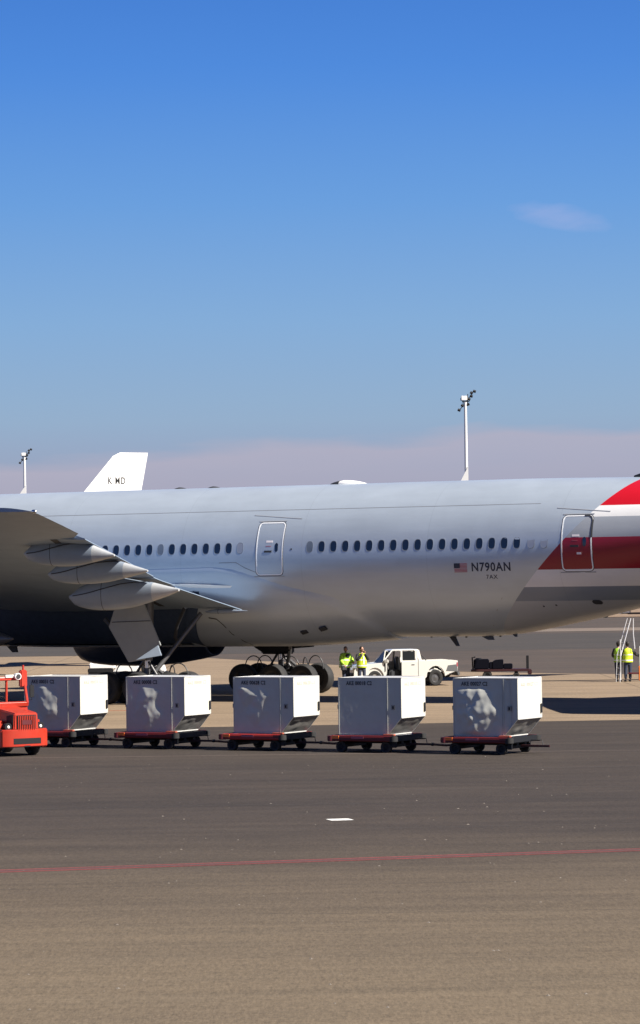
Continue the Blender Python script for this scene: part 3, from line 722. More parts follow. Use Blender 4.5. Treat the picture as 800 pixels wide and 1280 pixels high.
# engines ------------------------------------------------------------
def engine(sgn):
    e = empty('engine'); e.parent = plane; e.location = (0, sgn*9.7, 2.72)
    prof = [(-17.55, 1.25), (-17.65, 1.36), (-17.55, 1.46), (-17.1, 1.58), (-16.2, 1.66), (-15, 1.68), (-13.8, 1.66), (-12.6, 1.55), (-11.4, 1.36), (-10.75, 1.22), (-10.7, 1.15), (-10.9, 1.1), (-13, 1.15)]
    n = 40
    def ring(a, r, dz=0): return [Vector((a, r*math.sin(2*math.pi*k/n), r*math.cos(2*math.pi*k/n)+dz)) for k in range(n)]
    MB().loft([ring(*p) for p in prof], caps=False).build('nacelle', M['nacelle'], e, smooth=40)
    MB().loft([ring(-17.0, 1.3), ring(-16.95, .3), ring(-17.3, .02)], caps=True).build('fan', M['steel_dark'], e)
    MB().loft([ring(-12.9, 1.12), ring(-11.0, .85), ring(-10.0, .62), ring(-9.95, .5), ring(-9.3, .3), ring(-8.6, .04)]).build('exhaust_cone', M['gear_metal'], e, smooth=30)
    MB().loft([[Vector((a, y, z)) for a, y, z in ((-16, -.2, 1.6), (-16, .2, 1.6), (-10.6, .1, .8), (-10.6, -.1, .8))], [Vector((a, y, z)) for a, y, z in ((-11.5, -.2, 2.7), (-11.5, .2, 2.7), (-9.6, .1, 2.6), (-9.6, -.1, 2.6))]]).build('pylon', M['nacelle'], e, bevel=.05)
    return e
engine(-1); engine(1)

# tail ---------------------------------------------------------------
fin_s = [(8.3, 16.2, 27.0, .42), (9.4, 17.2, 27.1, .38), (13, 20.6, 27.9, .28), (17, 24.4, 28.8, .2), (18.6, 26.0, 29.1, .12)]
rs = []
for z, al, at, t in fin_s:
    up = [(x, 5*.09*(.2969*math.sqrt(x)-.126*x-.3516*x*x+.2843*x**3-.1036*x**4)) for x in [.5*(1-math.cos(math.pi*k/14)) for k in range(15)]]
    c = at-al; rs.append([Vector((al+c*x, c*y, z)) for x, y in up]+[Vector((al+c*x, -c*y, z)) for x, y in reversed(up[1:-1])])
finp = MB().loft(rs).build('tail_fin', M['livery'], plane, smooth=40)
MB().loft([[Vector((13.9, y, z)) for y, z in ((-.04, 8.7), (.04, 8.7), (.02, 8.76), (-.02, 8.76))], [Vector((15.2, y, z)) for y, z in ((-.2, 8.55), (.2, 8.55), (.03, 9.16), (-.03, 9.16))],
           [Vector((17.6, y, z)) for y, z in ((-.4, 8.4), (.4, 8.4), (.05, 9.95), (-.05, 9.95))], [Vector((19, y, z)) for y, z in ((-.4, 8.4), (.4, 8.4), (.05, 10.4), (-.05, 10.4))]]).build('dorsal_fin', M['steel_dark'], plane, smooth=30)
for sg in (-1, 1):
    rs = []
    for o, al, at, z, t in ((1.4, 17.2, 24.9, 6.2, .1), (2.8, 18.0, 25.0, 6.32, .1), (7, 20.9, 26.1, 6.75, .1), (10.3, 23.3, 27.0, 7.1, .1), (10.75, 24.0, 27.1, 7.15, .08)):
        c = at-al; U, Lw = airfoil(14, t)
        rs.append([Vector((al+c*x, sg*o, z+c*y)) for x, y in U]+[Vector((al+c*x, sg*o, z+c*y)) for x, y in reversed(Lw[1:-1])])
    MB().loft(rs).build('tailplane', M['wing'], plane, smooth=40)

# aerials ------------------------------------------------------------
def aerial(a, length, height, name, m, zside=1, dark_nose=False, hw=.16):
    zb = (8.72 if zside > 0 else 2.58); rs = []; n = 12
    for i in range(n+1):
        t = i/n; f = math.sin(math.pi*min(1, .04+t*.95))**.5 if t < .3 else (1-((t-.3)/.7)**2.2*.96); f = max(f, .05)
        rs.append([Vector((a+length*t, hw*f*math.cos(2*math.pi*k/12), zb+zside*height*f*math.sin(2*math.pi*k/12))) for k in range(12)])
    o = MB().loft(rs).build(name, m, plane, smooth=40)
    if dark_nose: MB().loft([[Vector((p.x-.02, p.y*1.06, zb+(p.z-zb)*1.06)) for p in r] for r in rs[:4]]).build('aerial_nose', M['gap'], o, smooth=40)
    return o
aerial(.55, 1.75, .20, 'satellite_aerial', M['white'], dark_nose=True, hw=.22)
aerial(-6.93, .68, .11, 'blade_aerial', M['gap']); aerial(-5.3, .68, .11, 'blade_aerial', M['gap'])
def blade(a, w, d, lean, th=.04, name='belly_aerial', m=None, zb=2.62):
    b = MB(); b.prism([(a, zb), (a+w, zb), (a+w*.75+lean, zb-d), (a+w*.3+lean, zb-d)], lambda x, z: (x, -th, z), lambda x, z: (x, th, z)); return b.build(name, m or M['steel_dark'], plane, bevel=.01)
blade(5.75, .3, .46, .28, .05, 'drain_mast'); blade(7.1, .6, .22, .25, .04, m=M['nacelle']); blade(4.95, .12, .12, 0); blade(6.5, .12, .13, 0); blade(8.0, .12, .10, 0); blade(8.6, .2, .1, .05, m=M['nacelle'])
blade(-15.6, .6, .42, .25, .05, zb=2.35)
for nme, a, z in VENTS: fair_patch(nme, a, z, .30, .22)

# ------------------------------------------------------------------ second airliner behind (only its fin shows)
M['white_plane'] = mat('white_airliner_paint', (.66, .66, .65), .35, var=.1)
pb = empty('parked_airliner', (-10.3, 188.4, 0), R(30), label='white airliner beyond the silver one, its white tail fin lettered KMD', cat='airplane')
def ringx(x, r, zc, n=36, ry=None): return [Vector((x, (ry or r)*math.sin(2*math.pi*k/n), zc+r*math.cos(2*math.pi*k/n))) for k in range(n)]
MB().loft([ringx(2.2, .2, 5.5), ringx(0, .6, 5.25), ringx(-4, 1.25, 4.75), ringx(-8, 1.75, 4.28), ringx(-11, 1.95, 4.1), ringx(-30, 1.95, 4.1), ringx(-32.5, 1.6, 3.9), ringx(-34, .9, 3.6), ringx(-34.6, .1, 3.5)]).build('fuselage', M['white_plane'], pb, smooth=40)
rs = []
for z, xl, xt, h in ((5.2, -8.3, -1.0, .30), (6.4, -7.33, -.85, .26), (10.2, -3.92, -.23, .13), (12.25, -2.05, .20, .08), (12.45, -1.6, .23, .04)):
    pr = [(x, 5*.5*(.2969*math.sqrt(x)-.126*x-.3516*x*x+.2843*x**3-.1036*x**4)) for x in [.5*(1-math.cos(math.pi*k/12)) for k in range(13)]]
    c = xt-xl; rs.append([Vector((xl+c*x, h*y*2, z)) for x, y in pr]+[Vector((xl+c*x, -h*y*2, z)) for x, y in reversed(pr[1:-1])])
f2 = MB().loft(rs).build('tail_fin', M['white_plane'], pb, smooth=40)
def fin_pt(x, z):
    secs = ((6.4, -7.33, -.85, .26), (10.2, -3.92, -.23, .13), (12.25, -2.05, .20, .08)); p, q = (secs[0], secs[1]) if z < 10.2 else (secs[1], secs[2])
    t = (z-p[0])/(q[0]-p[0]); xl, xt, h = (p[i]+(q[i]-p[i])*t for i in (1, 2, 3)); f = (x-xl)/(xt-xl)
    return (x, -h*2*5*.5*(.2969*math.sqrt(f)-.126*f-.3516*f*f+.2843*f**3-.1036*f**4)-.012, z)
lettering('fin_lettering', 'K MD', lambda u, v: fin_pt(-2.42+1.12*u, 10.60+.40*v), M['black'], f2, .006, 1.2, label='black letters K MD')
for sg in (-1, 1):
    MB().loft([[Vector(p) for p in ((-22, sg*1.6, 3.2), (-14.5, sg*1.6, 3.1), (-14.5, sg*1.6, 3.25), (-20, sg*1.6, 3.9))], [Vector(p) for p in ((-12.6, sg*16.5, 4.6), (-11.2, sg*16.5, 4.6), (-11.2, sg*16.5, 4.65), (-12.3, sg*16.5, 4.75))]]).build('wing', M['white_plane'], pb, bevel=.02)
    MB().loft([[Vector(p) for p in ((-3.8, sg*.6, 5.2), (-.6, sg*.6, 5.2), (-.6, sg*.6, 5.25), (-3.2, sg*.6, 5.45))], [Vector(p) for p in ((-.2, sg*6.0, 5.8), (1.1, sg*6, 5.8), (1.1, sg*6, 5.83), (.1, sg*6, 5.9))]]).build('tailplane', M['white_plane'], pb, bevel=.01)
    MB().loft([ringx(-23.2, .9, 1.9, 24), ringx(-22.5, 1.15, 1.9, 24), ringx(-20, 1.0, 1.95, 24), ringx(-18.8, .5, 2.0, 24)]).build('engine', M['nacelle'], pb).location.y = sg*5.7
    MB().cyl((-16.5, sg*3.6, .5), (-16.5, sg*3.8, 3.2), .12).build('gear_leg', M['gear_metal'], pb)
    t, h = wheel_parts(.55, .4, pb, (-16.5, sg*3.35, .55))
MB().cyl((-29, 0, .4), (-29, 0, 2.6), .1).build('gear_leg', M['gear_metal'], pb); wheel_parts(.38, .25, pb, (-29, .2, .38))

# ------------------------------------------------------------------ floodlight masts
M['galv'] = mat('galvanised_steel', (.75, .75, .73), .5, .2, var=.2)
def mast(loc, label, bracket_z, br, pw=.24):
    r = empty('floodlight_mast', loc, 0, label=label, cat='light mast', group='floodlight masts behind the aircraft')
    MB().cyl((0, 0, 0), (0, 0, 28.2), pw*1.25, pw*.8, 16).build('pole', M['galv'], r)
    h = MB().tube([(-.75, 0, 27.2), (.9, 0, 29.3)], .06, 6).tube([(-.45, 0, 28.3), (.55, 0, 28.3)], .07, 6).tube([(-.3, 0, 28.0), (-.3, 0, 28.9)], .06, 6).tube([(.25, 0, 27.9), (.35, 0, 29.3)], .06, 6)
    h.build('crossarm', M['steel_dark'], r)
    MB().box(-.55, .25, -.35, .35, 28.45, 29.05).build('control_box', M['white'], r, bevel=.04)
    for x, z, t in ((-.85, 27.15, 20), (-.4, 27.75, 30), (.35, 27.9, -20), (.5, 28.6, 25), (.85, 29.45, 30), (1.25, 29.65, 20), (.8, 29.0, 10), (-.45, 28.6, 0)):
        b = MB(); b.box(-.2, .2, -.16, .16, -.13, .13, Matrix.Translation((x, 0, z)) @ Matrix.Rotation(R(t), 4, 'Y') @ Matrix.Rotation(R(35), 4, 'X')); b.build('floodlight', M['steel_dark'], r, bevel=.02)
    b = MB(); b.prism([(-1.0*br, bracket_z-1.6), (.25, bracket_z-1.6), (.25, bracket_z+.6)], lambda x, z: (x, -.3, z), lambda x, z: (x, .3, z))
    b.build('stay_bracket', M['galv'], r)
    MB().cyl((0, 0, 0), (0, 0, .3), .6, .6, 16).build('plinth', M['shoulder'], r)
    return r
mast((19.75, 430, 0), 'taller looking floodlight mast rising above the middle right of the silver fuselage', 19.0, .9)
mast((-55.3, 600, 0), 'distant floodlight mast at the far left, left of the white tail fin', 22.4, 1.3, .27)

# ------------------------------------------------------------------ container train
TR = R(30.0)
def al_mat(name, c, metal=.35, dirt=(.36, .34, .31)):
    return mat(name, c, .38, metal, var=.35, scale=2.5, dirt=dirt, bump=.05, bscale=6)
M['alu_front'] = al_mat('container_panel', (.46, .465, .42), .05, (.36, .36, .33)); M['alu_white'] = al_mat('container_end_panel', (.60, .585, .52), 0.0, (.42, .36, .26)); M['alu_edge'] = al_mat('container_edge_rail', (.62, .62, .60), .2)
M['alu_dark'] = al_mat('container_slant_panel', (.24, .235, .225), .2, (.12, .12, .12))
M['ink'] = mat('stencil_ink', (.012, .016, .03), .6); M['ink_faint'] = mat('faded_ink', (.46, .45, .40), .6)
def crumple(u0, u1, v0, v1, nu, nv, fn):
    return [[fn(u0+(u1-u0)*i/nu, v0+(v1-v0)*j/nv) for i in range(nu+1)] for j in range(nv+1)]
def panel(fnpos, nu, nv, name, m, parent, smooth=0):
    b = MB(); vs = [fnpos(i/nu, j/nv) for j in range(nv+1) for i in range(nu+1)]
    b.add(vs, [(j*(nu+1)+i, j*(nu+1)+i+1, (j+1)*(nu+1)+i+1, (j+1)*(nu+1)+i) for j in range(nv) for i in range(nu)])
    me = b.mesh(name, 25); return link(name, me, m, parent)
def container(loc, text, dents, label, seed, side_dent=0.0, rnd_ang=0):
    rnd = random.Random(seed)
    r = empty('cargo_container', loc, -TR + R(1.3+rnd_ang), label=label, cat='container', group='cargo containers in a row on dollies')
    W, S, Hh, D, C = 1.56, 2.01, 1.63, 1.53, .50
    e = .028
    facets = []
    def dent(x, z):
        d = 0.0
        for (cx, cz, rx, rz, dep, ang, k) in dents:
            ca, sa = math.cos(ang), math.sin(ang); dx, dz = x-cx, z-cz; px, pz = (dx*ca+dz*sa)/rx, (-dx*sa+dz*ca)/rz
            v = 10.0
            for q in range(k):
                t = 2*math.pi*q/k + seed*.7; g = 1-(px*math.cos(t)+pz*math.sin(t))*(1+.35*math.sin(seed*3.1+q*2.3)); v = min(v, g)
            d -= dep*1.35*max(0.0, min(v, .7))*(1+.35*mnoise.noise(Vector((x*5, z*5, seed+4))))
        edge = min(1, min(x-.03, 1.53-x)/.12)*min(1, (1.36-z)/.05 if z > 1.0 else 1)*min(1, (z-.02)/.10)
        w = .014*mnoise.noise(Vector((x*3.1+seed*9, z*2.3, seed)))*(1.0 if dents else .25)+.004*mnoise.noise(Vector((x*9+seed*9, z*8, seed)))
        return (d + w)*max(0, edge)
    # main front panel (fabric/metal door), deeper dents are folded facets
    panel(lambda u, v: (e+(W-2*e)*u, .012+dent(W*u, Hh*v), e+(Hh-2*e)*v), 44, 44, 'front_panel', M['alu_front'], r)
    # small front side panel beside the post (five-sided)
    def sp(u, v):
        z = e+(Hh-2*e)*v; xr = S-e if z > C else W+(S-W)*(z/C)-e*.4
        xl = W+.02; x = xl+(xr-xl)*u
        dd = side_dent*max(0, 1-abs((x-W-.2)/.09+.5*(z-.9)))+.006*mnoise.noise(Vector((x*6+seed, z*3, 2.0+seed)))
        return (x, .012+dd*(1 if .1 < u < .9 else 0), z)
    panel(sp, 12, 26, 'front_wing_panel', M['alu_front'], r)
    # right end, slanted underside, top, left end, back
    def endp(u, v):
        z = C+(Hh-C)*v; k = .010*mnoise.noise(Vector((u*3+seed, z*2.5, 7)))*min(1, 6*u, 6*(1-u)); return (S-.006-abs(k), e+(D-2*e)*u, z)
    panel(endp, 14, 14, 'end_panel', M['alu_white'], r)
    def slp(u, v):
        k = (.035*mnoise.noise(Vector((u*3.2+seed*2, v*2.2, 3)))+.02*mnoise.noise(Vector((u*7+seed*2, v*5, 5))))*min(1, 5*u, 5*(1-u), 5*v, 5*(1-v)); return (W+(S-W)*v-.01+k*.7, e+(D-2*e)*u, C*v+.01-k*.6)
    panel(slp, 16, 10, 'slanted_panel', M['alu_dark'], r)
    def tpp(u, v): return (e+(S-2*e)*u, e+(D-2*e)*v, Hh-.01+.012*mnoise.noise(Vector((u*3+seed, v*3, 1))))
    panel(tpp, 10, 8, 'top_panel', M['alu_edge'], r)
    MB().box(.006, .02, e, D-e, .02, Hh-.02).build('end_panel', M['alu_white'], r, label='left end panel, edge on to the camera')
    MB().prism_y([(e, e), (W, e), (S-e, C), (S-e, Hh-e), (e, Hh-e)], D-.02, D-.006).build('back_panel', M['alu_front'], r)
    # edge rails
    outline = [(0, 0), (W, 0), (S, C), (S, Hh), (0, Hh)]
    for y0 in (0, D-e):
        for i in range(5):
            p, q = Vector(outline[i]), Vector(outline[(i+1) % 5]); d = (q-p).normalized(); n = Vector((-d.y, d.x))*e
            b = MB(); off = (i % 2)*.0015
            b.prism([tuple(p), tuple(q), tuple(q+n), tuple(p+n)], lambda x, z: (x, y0+off, z), lambda x, z: (x, y0+e+off, z)); b.build('edge_rail', M['alu_front' if y0 == 0 else 'alu_edge'], r)
    for i, (x, z) in enumerate(outline):
        b = MB(); b.box(min(max(x-e/2, 0), S-e), min(max(x-e/2, 0), S-e)+e, e, D-e, min(max(z-e/2, 0), Hh-e), min(max(z-e/2, 0), Hh-e)+e); b.build('edge_rail', M['alu_edge'], r)
    MB().box(W-.015, W+.02, -.006, .03, .02, Hh-.02).build('post', M['alu_front'], r, bevel=.004)
    MB().box(0, W, 0, D, .0, .03).build('base_plate', M['alu_edge'], r)
    MB().box(W+.13, W+.25, -.002, .012, .72, .86).build('latch_plate', M['alu_dark'], r, bevel=.004)
    MB().box(W+.165, W+.215, -.012, .0, .75, .83).build('latch', M['black'], r, bevel=.004)
    MB().box(-.03, .0, .01, .06, .74, .86).build('latch', M['black'], r, bevel=.004)
    MB().box(S, S+.035, D-.12, D-.04, .62, .88).build('strap_buckle', M['steel_dark'], r, bevel=.01)
    lettering('stencil_lettering', text, lambda u, v: (.26+.82*u, .004, 1.415+.115*v), M['ink'], r, .025, 1.05, label='stencilled code '+text)
    lettering('faded_lettering', text, lambda u, v: (S+.003, .22+1.05*u, 1.40+.10*v), M['ink_faint'], r, -.004, 1.15)
    return r

# dolly -------------------------------------------------------------
M['red_bright'] = mat('bright_red_rail', (.26, .02, .018), .5, var=.5, scale=5, dirt=(.2, .02, .02))
M['red_rail'] = mat('worn_red_paint', (.10, .007, .011), .5, var=.6, scale=5, dirt=(.07, .012, .016)); M['orange'] = mat('orange_reflector', (.75, .18, .03), .5, var=.3)
M['maroon'] = mat('dark_maroon_paint', (.035, .005, .008), .55, var=.5, scale=5, dirt=(.03, .01, .012))
def dolly(loc, label, parts=None, first=None, red='red_rail'):
    if first is not None:
        r = copy_tree(first); r.location = loc; r['label'] = label; return r
    r = empty('container_dolly', loc, -TR, label=label, cat='baggage dolly', group='dollies coupled in a train')
    x0, x1, y0, y1, zt = -.27, 1.86, -.12, 1.66, .49
    rd = .12
    def corner_poly(g):
        return [(x0-g+rd, y0-g), (x1+g-rd, y0-g), (x1+g, y0-g+rd), (x1+g, y1+g-rd), (x1+g-rd, y1+g), (x0-g+rd, y1+g), (x0-g, y1+g-rd), (x0-g, y0-g+rd)]
    MB().prism_z(corner_poly(-.10), .36, .44).build('deck', M['black'], r, bevel=.01)
    b = MB(); b.prism([(y0, .33), (y0-.05, .38), (y0-.05, .47), (y0, .50), (y0+.09, .50), (y0+.09, .33)], lambda y, z: (x0+.08, y, z), lambda y, z: (x1-.08, y, z)); b.build('side_rail', M[red], r, bevel=.02)
    b = MB(); b.prism([(y1, .33), (y1+.05, .38), (y1+.05, .47), (y1, .50), (y1-.09, .50), (y1-.09, .33)], lambda y, z: (x0+.08, y, z), lambda y, z: (x1-.08, y, z)); b.build('side_rail', M[red], r, bevel=.02)
    for xs, m in ((x0, red), (x1-.09, 'black')):
        b = MB(); b.box(xs, xs+.09, y0+.09, y1-.09, .33, .498); b.build('end_rail', M[m], r, bevel=.02)
    for cx, cy in ((x0+.06, y0+.04), (x1-.06, y0+.04), (x0+.06, y1-.04), (x1-.06, y1-.04)):
        MB().cyl((cx, cy, .325), (cx, cy, .485), .12, n=16).build('corner_bumper', M['rubber'] if cx > 1 else M[red], r, bevel=.015)
    MB().box(x0+.10, x0+.34, y0-.056, y0-.03, .40, .485).build('reflector', M['orange'], r)
    MB().box(x1-.32, x1-.10, y0-.060, y0-.03, .40, .47).build('locking_stop', M['red_rail'], r, bevel=.01)
    MB().box(x1-.40, x1-.02, y0+.0, y0+.14, .49, .545).build('locking_stop', mat('chipped_orange_steel', (.5, .14, .08), .5, var=.6, dirt=(.1, .03, .03)), r, bevel=.02)
    MB().box(x0+.75, x0+1.15, y0-.055, y0-.045, .41, .47).build('number_plate', mat('faded_plate', (.30, .08, .12), .6), r)
    b = MB()
    for k in range(9): b.cyl((x0+.2+k*.2, y0+.15, .455), (x0+.2+k*.2, y1-.15, .455), .03, n=8)
    b.build('rollers', M['chrome'], r, kind='stuff')
    b = MB(); b.box(x0+.1, x1-.1, .45, .60, .25, .33).box(x0+.1, x1-.1, .94, 1.09, .25, .33); b.build('chassis_beam', M['black'], r, bevel=.01)
    for wx in (.05, 1.50):
        MB().box(wx-.09, wx+.09, .1, 1.44, .15, .26).build('axle', M['black'], r, bevel=.02)
        for wy in (.05, 1.49):
            g = wheel_parts(.17, .13, r, (wx, wy, .17), M['black'])
            for dy in (-.08, .08): pass
    MB().prism_z([(1.75, .70), (1.75, .84), (2.62, .80), (2.62, .74)], .20, .26).build('coupling', M['maroon'], r, bevel=.01)
    MB().tube([(2.05, .70, .27), (2.08, .70, .40), (2.42, .70, .40), (2.45, .70, .27)], .012, 6).build('coupling_handle', M['steel_dark'], r)
    b = MB(); b.tube([(x0+.2, .60, .26), (-.60, .75, .21), (-1.05, .77, .23)], .035, 8).tube([(x0+.2, .94, .26), (-.60, .79, .21)], .035, 8); b.build('drawbar', M['maroon'], r)
    MB().ball((-1.05, .77, .23), .07, .07, .05).build('towing_eye', M['steel_dark'], r)
    MB().box(1.70, 1.83, .0, .06, .16, .34).build('tail_reflector', M['black'], r, bevel=.01)
    return r
corners = [(-8.99+3.15*i, 96.45-1.80*i) for i in range(5)]
WORDS = ['leftmost', 'second from left', 'middle', 'fourth from left', 'rightmost']
texts = ['AKE 00031 C2', 'AKE 00008 C2', 'AKE 00628 C2', 'AKE 00018 C2', 'AKE 00027 C2']
dents = [[(.78, .85, .42, .50, .05, .3, 5), (1.0, .55, .25, .3, .03, .9, 4)],
         [(.72, .95, .42, .42, .05, -.2, 4), (.85, .5, .40, .35, .045, .5, 5)],
         [(.45, 1.15, .38, .18, .035, -.9, 3), (.95, 1.0, .22, .30, .035, .5, 4), (.85, .6, .3, .3, .02, .2, 4)],
         [],
         [(.78, 1.0, .62, .52, .075, .1, 4), (.80, .45, .66, .46, .075, .0, 5), (.40, .7, .4, .7, .04, 0, 4)]]
labels = ['dented grey cargo container right behind the red tractor, stencilled 00031',
          'dented grey cargo container stencilled 00008, in front of the near landing gear',
          'grey cargo container with a Y shaped crease, stencilled 00628, before the far wheels',
          'smooth undented grey cargo container stencilled 00018, in front of the white pickup',
          'badly crumpled grey cargo container stencilled 00027, last on the right of the train']
dl = ['low dolly behind the red tractor under the first container', 'low dolly under the container stencilled 00008', 'low dolly with a bright red front rail under the container stencilled 00628',
      'low dolly under the smooth undented container', 'last low dolly of the train with an orange reflector at its left corner']
d0 = None
for i, (x, y) in enumerate(corners):
    jit = (0, .03, .10, -.02, .02)[i]
    container((x+jit, y, .50), texts[i], dents[i], labels[i], i+1, .05 if i == 4 else .006, (0, .4, -.5, .5, -1.2)[i])
    if d0 is None: d0 = dolly((x, y, 0), dl[0])
    else:
        q = dolly((x, y, 0), dl[i], first=d0)
        if i == 2:
            for ch in q.children:
                if ch.name.startswith('side_rail'): ch.data = ch.data.copy(); ch.data.materials[0] = M['red_bright']

# ------------------------------------------------------------------ red tow tractor (local: +x forward, y left, z up)
M['red'] = mat('tractor_red_paint', (.40, .027, .012), .38, var=.45, scale=3, dirt=(.36, .05, .025), coat=.2)
M['lamp'] = mat('lamp_glass', (.75, .74, .66), .15)
tug = empty('tow_tractor', (-8.42, 91.2, 0), R(-90+33), label='red tow tractor with open cab and slatted grille at the left edge', cat='tractor')
# origin at front bumper centre on the ground; body extends to -x
W2 = .74
def rb(x0, x1, y0, y1, z0, z1, name, m='red', bev=.02, parent=tug): return MB().box(x0, x1, y0, y1, z0, z1).build(name, M[m], parent, bevel=bev)
MB().prism_z([(.0, -.50), (.0, .50), (-.16, .74), (-.55, .76), (-.55, -.76), (-.16, -.74)], .27, .78).build('bumper', M['red'], tug, bevel=.03)
rb(-.02, .008, -.45, .45, .35, .54, 'bumper_slot', 'black', .03)
rb(.0, .014, -.10, .10, .275, .315, 'towing_hook', 'black', .008)
MB().loft([[Vector((-.06, y, z)) for y, z in ((-.40, .76), (.40, .76), (.37, 1.24), (-.37, 1.24))], [Vector((-1.5, y, z)) for y, z in ((-.46, .76), (.46, .76), (.44, 1.40), (-.44, 1.40))]]).build('hood', M['red'], tug, bevel=.03)
MB().box(-.055, -.035, -.30, .30, .72, 1.18).build('grille_recess', M['black'], tug)
for k in range(10): rb(-.038, -.012, -.275+k*.0575, -.275+k*.0575+.022, .74, 1.16, 'grille_bar', 'red', 0)
lettering('grille_emblem', 'TMA', lambda u, v: (-.008, .13-.26*(1-u) , .93+.09*v), M['black'], tug, .03)
tug_em = MB().box(-.011, -.006, -.15, .15, .91, 1.04).build('emblem_plate', M['red_rail'], tug)
for y, nm in ((-.47, 'headlight'), (.45, 'headlight')):
    MB().cyl((-.30, y*1.12, .86), (-.14, y*1.12, .86), .10, .11, 16).build('headlight', M['black'], tug)
    MB().ball((-.135, y*1.12, .85), .02, .045, .045).build('headlight_glass', M['lamp'], tug)
rb(-.50, -.10, -.41, -.335, .80, 1.18, 'side_intake', 'black', .02); rb(-.50, -.10, .335, .41, .80, 1.14, 'side_intake', 'black', .02)
rb(-1.5, -.5, -.78, -.40, .70, 1.02, 'fender', 'red', .08); rb(-1.5, -.5, .40, .78, .70, 1.02, 'fender', 'red', .08)
rb(-3.0, -.4, -.42, .42, .30, .74, 'chassis', 'black', .03)
rb(-2.0, -1.45, -.80, .80, .62, 1.38, 'cowl', 'red', .04)
MB().prism_y([(-1.42, 1.36), (-1.38, 1.50), (-1.50, 1.52), (-1.58, 1.36)], -.80, .80).build('dashboard', M['red'], tug, bevel=.02)
for y in (-.76, .76):
    MB().tube([(-1.42, y, 1.46), (-1.62, y, 2.18)], .045, 8).build('windscreen_pillar', M['red'], tug)
    MB().tube([(-2.75, y, .9), (-2.72, y, 2.18)], .04, 8).build('rear_pillar', M['red'], tug)
MB().tube([(-1.42, -.76, 1.47), (-1.42, .76, 1.47)], .028, 8).build('windscreen_sill', M['red'], tug)
MB().box(-1.68, -1.60, -.80, .80, 2.12, 2.20).build('windscreen_header', M['red'], tug, bevel=.015)
MB().tube([(-1.62, .76, 2.16), (-2.72, .76, 2.16)], .04).tube([(-1.62, -.76, 2.16), (-2.72, -.76, 2.16)], .04).tube([(-2.72, -.76, 2.16), (-2.72, .76, 2.16)], .04).build('roof_frame', M['red'], tug)
MB().box(-1.70, -1.54, .62, .84, 1.92, 2.42).build('lamp_bracket', M['red'], tug, bevel=.03)
MB().cyl((-1.62, .74, 2.42), (-1.62, .74, 2.56), .035, .03, 10).build('beacon_stem', M['red'], tug)
MB().cyl((-1.60, .50, 2.24), (-1.46, .50, 2.24), .09, .10, 14).build('work_lamp', M['white'], tug); MB().cyl((-1.47, .50, 2.24), (-1.44, .50, 2.24), .07, n=12).build('work_lamp_glass', M['gap'], tug)
MB().box(-1.66, -1.58, .15, .46, 2.20, 2.29).build('number_plate', M['lamp'], tug, bevel=.01)
MB().tube([(-1.60, .82, 1.55), (-1.45, .92, 1.55), (-1.45, .92, 2.02)], .012, 6).build('mirror_arm', M['black'], tug); MB().box(-1.48, -1.44, .86, 1.0, 1.62, 1.98).build('mirror', M['black'], tug, bevel=.01)
MB().tube([(-1.9+.17*math.cos(t*.524)*.5, .1+.19*math.sin(t*.524), 1.52+.17*math.cos(t*.524)*.85) for t in range(13)], .016, 6).tube([(-1.9, .1, 1.52), (-1.65, .1, 1.30)], .02, 6).build('steering_wheel', M['black'], tug)
rb(-2.45, -2.0, -.62, -.08, .85, 1.0, 'seat_cushion', 'black', .04); rb(-2.52, -2.40, -.62, -.08, .95, 1.5, 'seat_back', 'black', .04)
rb(-2.45, -2.0, .08, .62, .85, 1.0, 'seat_cushion', 'black', .04); rb(-2.52, -2.40, .08, .62, .95, 1.5, 'seat_back', 'black', .04)
rb(-3.05, -1.9, -.78, .78, .60, .84, 'rear_deck', 'red', .04)
for x in (-.88, -2.5):
    for y in (-.62, .62):
        wheel_parts(.36, .24, tug, (x, y, .36), M['red_rail'])

# ------------------------------------------------------------------ white pickup (local: +x forward, y left, z up; left side faces the camera)
M['carwhite'] = mat('white_car_paint', (.58, .575, .54), .25, coat=.4, var=.12, scale=2)
M['glass'] = mat('dark_car_glass', (.015, .018, .02), .3, spec=.1)
M['interior'] = mat('car_interior', (.025, .027, .032), .8)
M['trim'] = mat('grey_plastic', (.09, .095, .10), .6)
pk = empty('pickup_truck', (3.60, 145.2, 0), R(180+12), label='white four door pickup truck with its front door open behind the fourth container', cat='pickup truck')
pk.scale = (.955, 1, 1.07)
# x from -2.55 (rear) to 2.55 (front) ; rear wheel x=-1.45, front wheel x=1.5
def arch(cx, r, z0=.42, n=10):
    return [(cx+r*math.cos(math.pi*k/n), z0+(r)*math.sin(math.pi*k/n)) for k in range(n+1)]
side = [(-2.5, .62), (-2.5, 1.06), (-2.2, 1.09), (-.95, 1.07), (1.20, 1.02), (1.9, .97), (2.35, .88), (2.5, .72), (2.52, .45), (2.3, .38)] + [(x, z) for x, z in arch(1.5, .44, .38)][0:] + [(.9, .30), (-.90, .30)] + [(x, z) for x, z in arch(-1.45, .44, .40)] + [(-2.1, .50)]
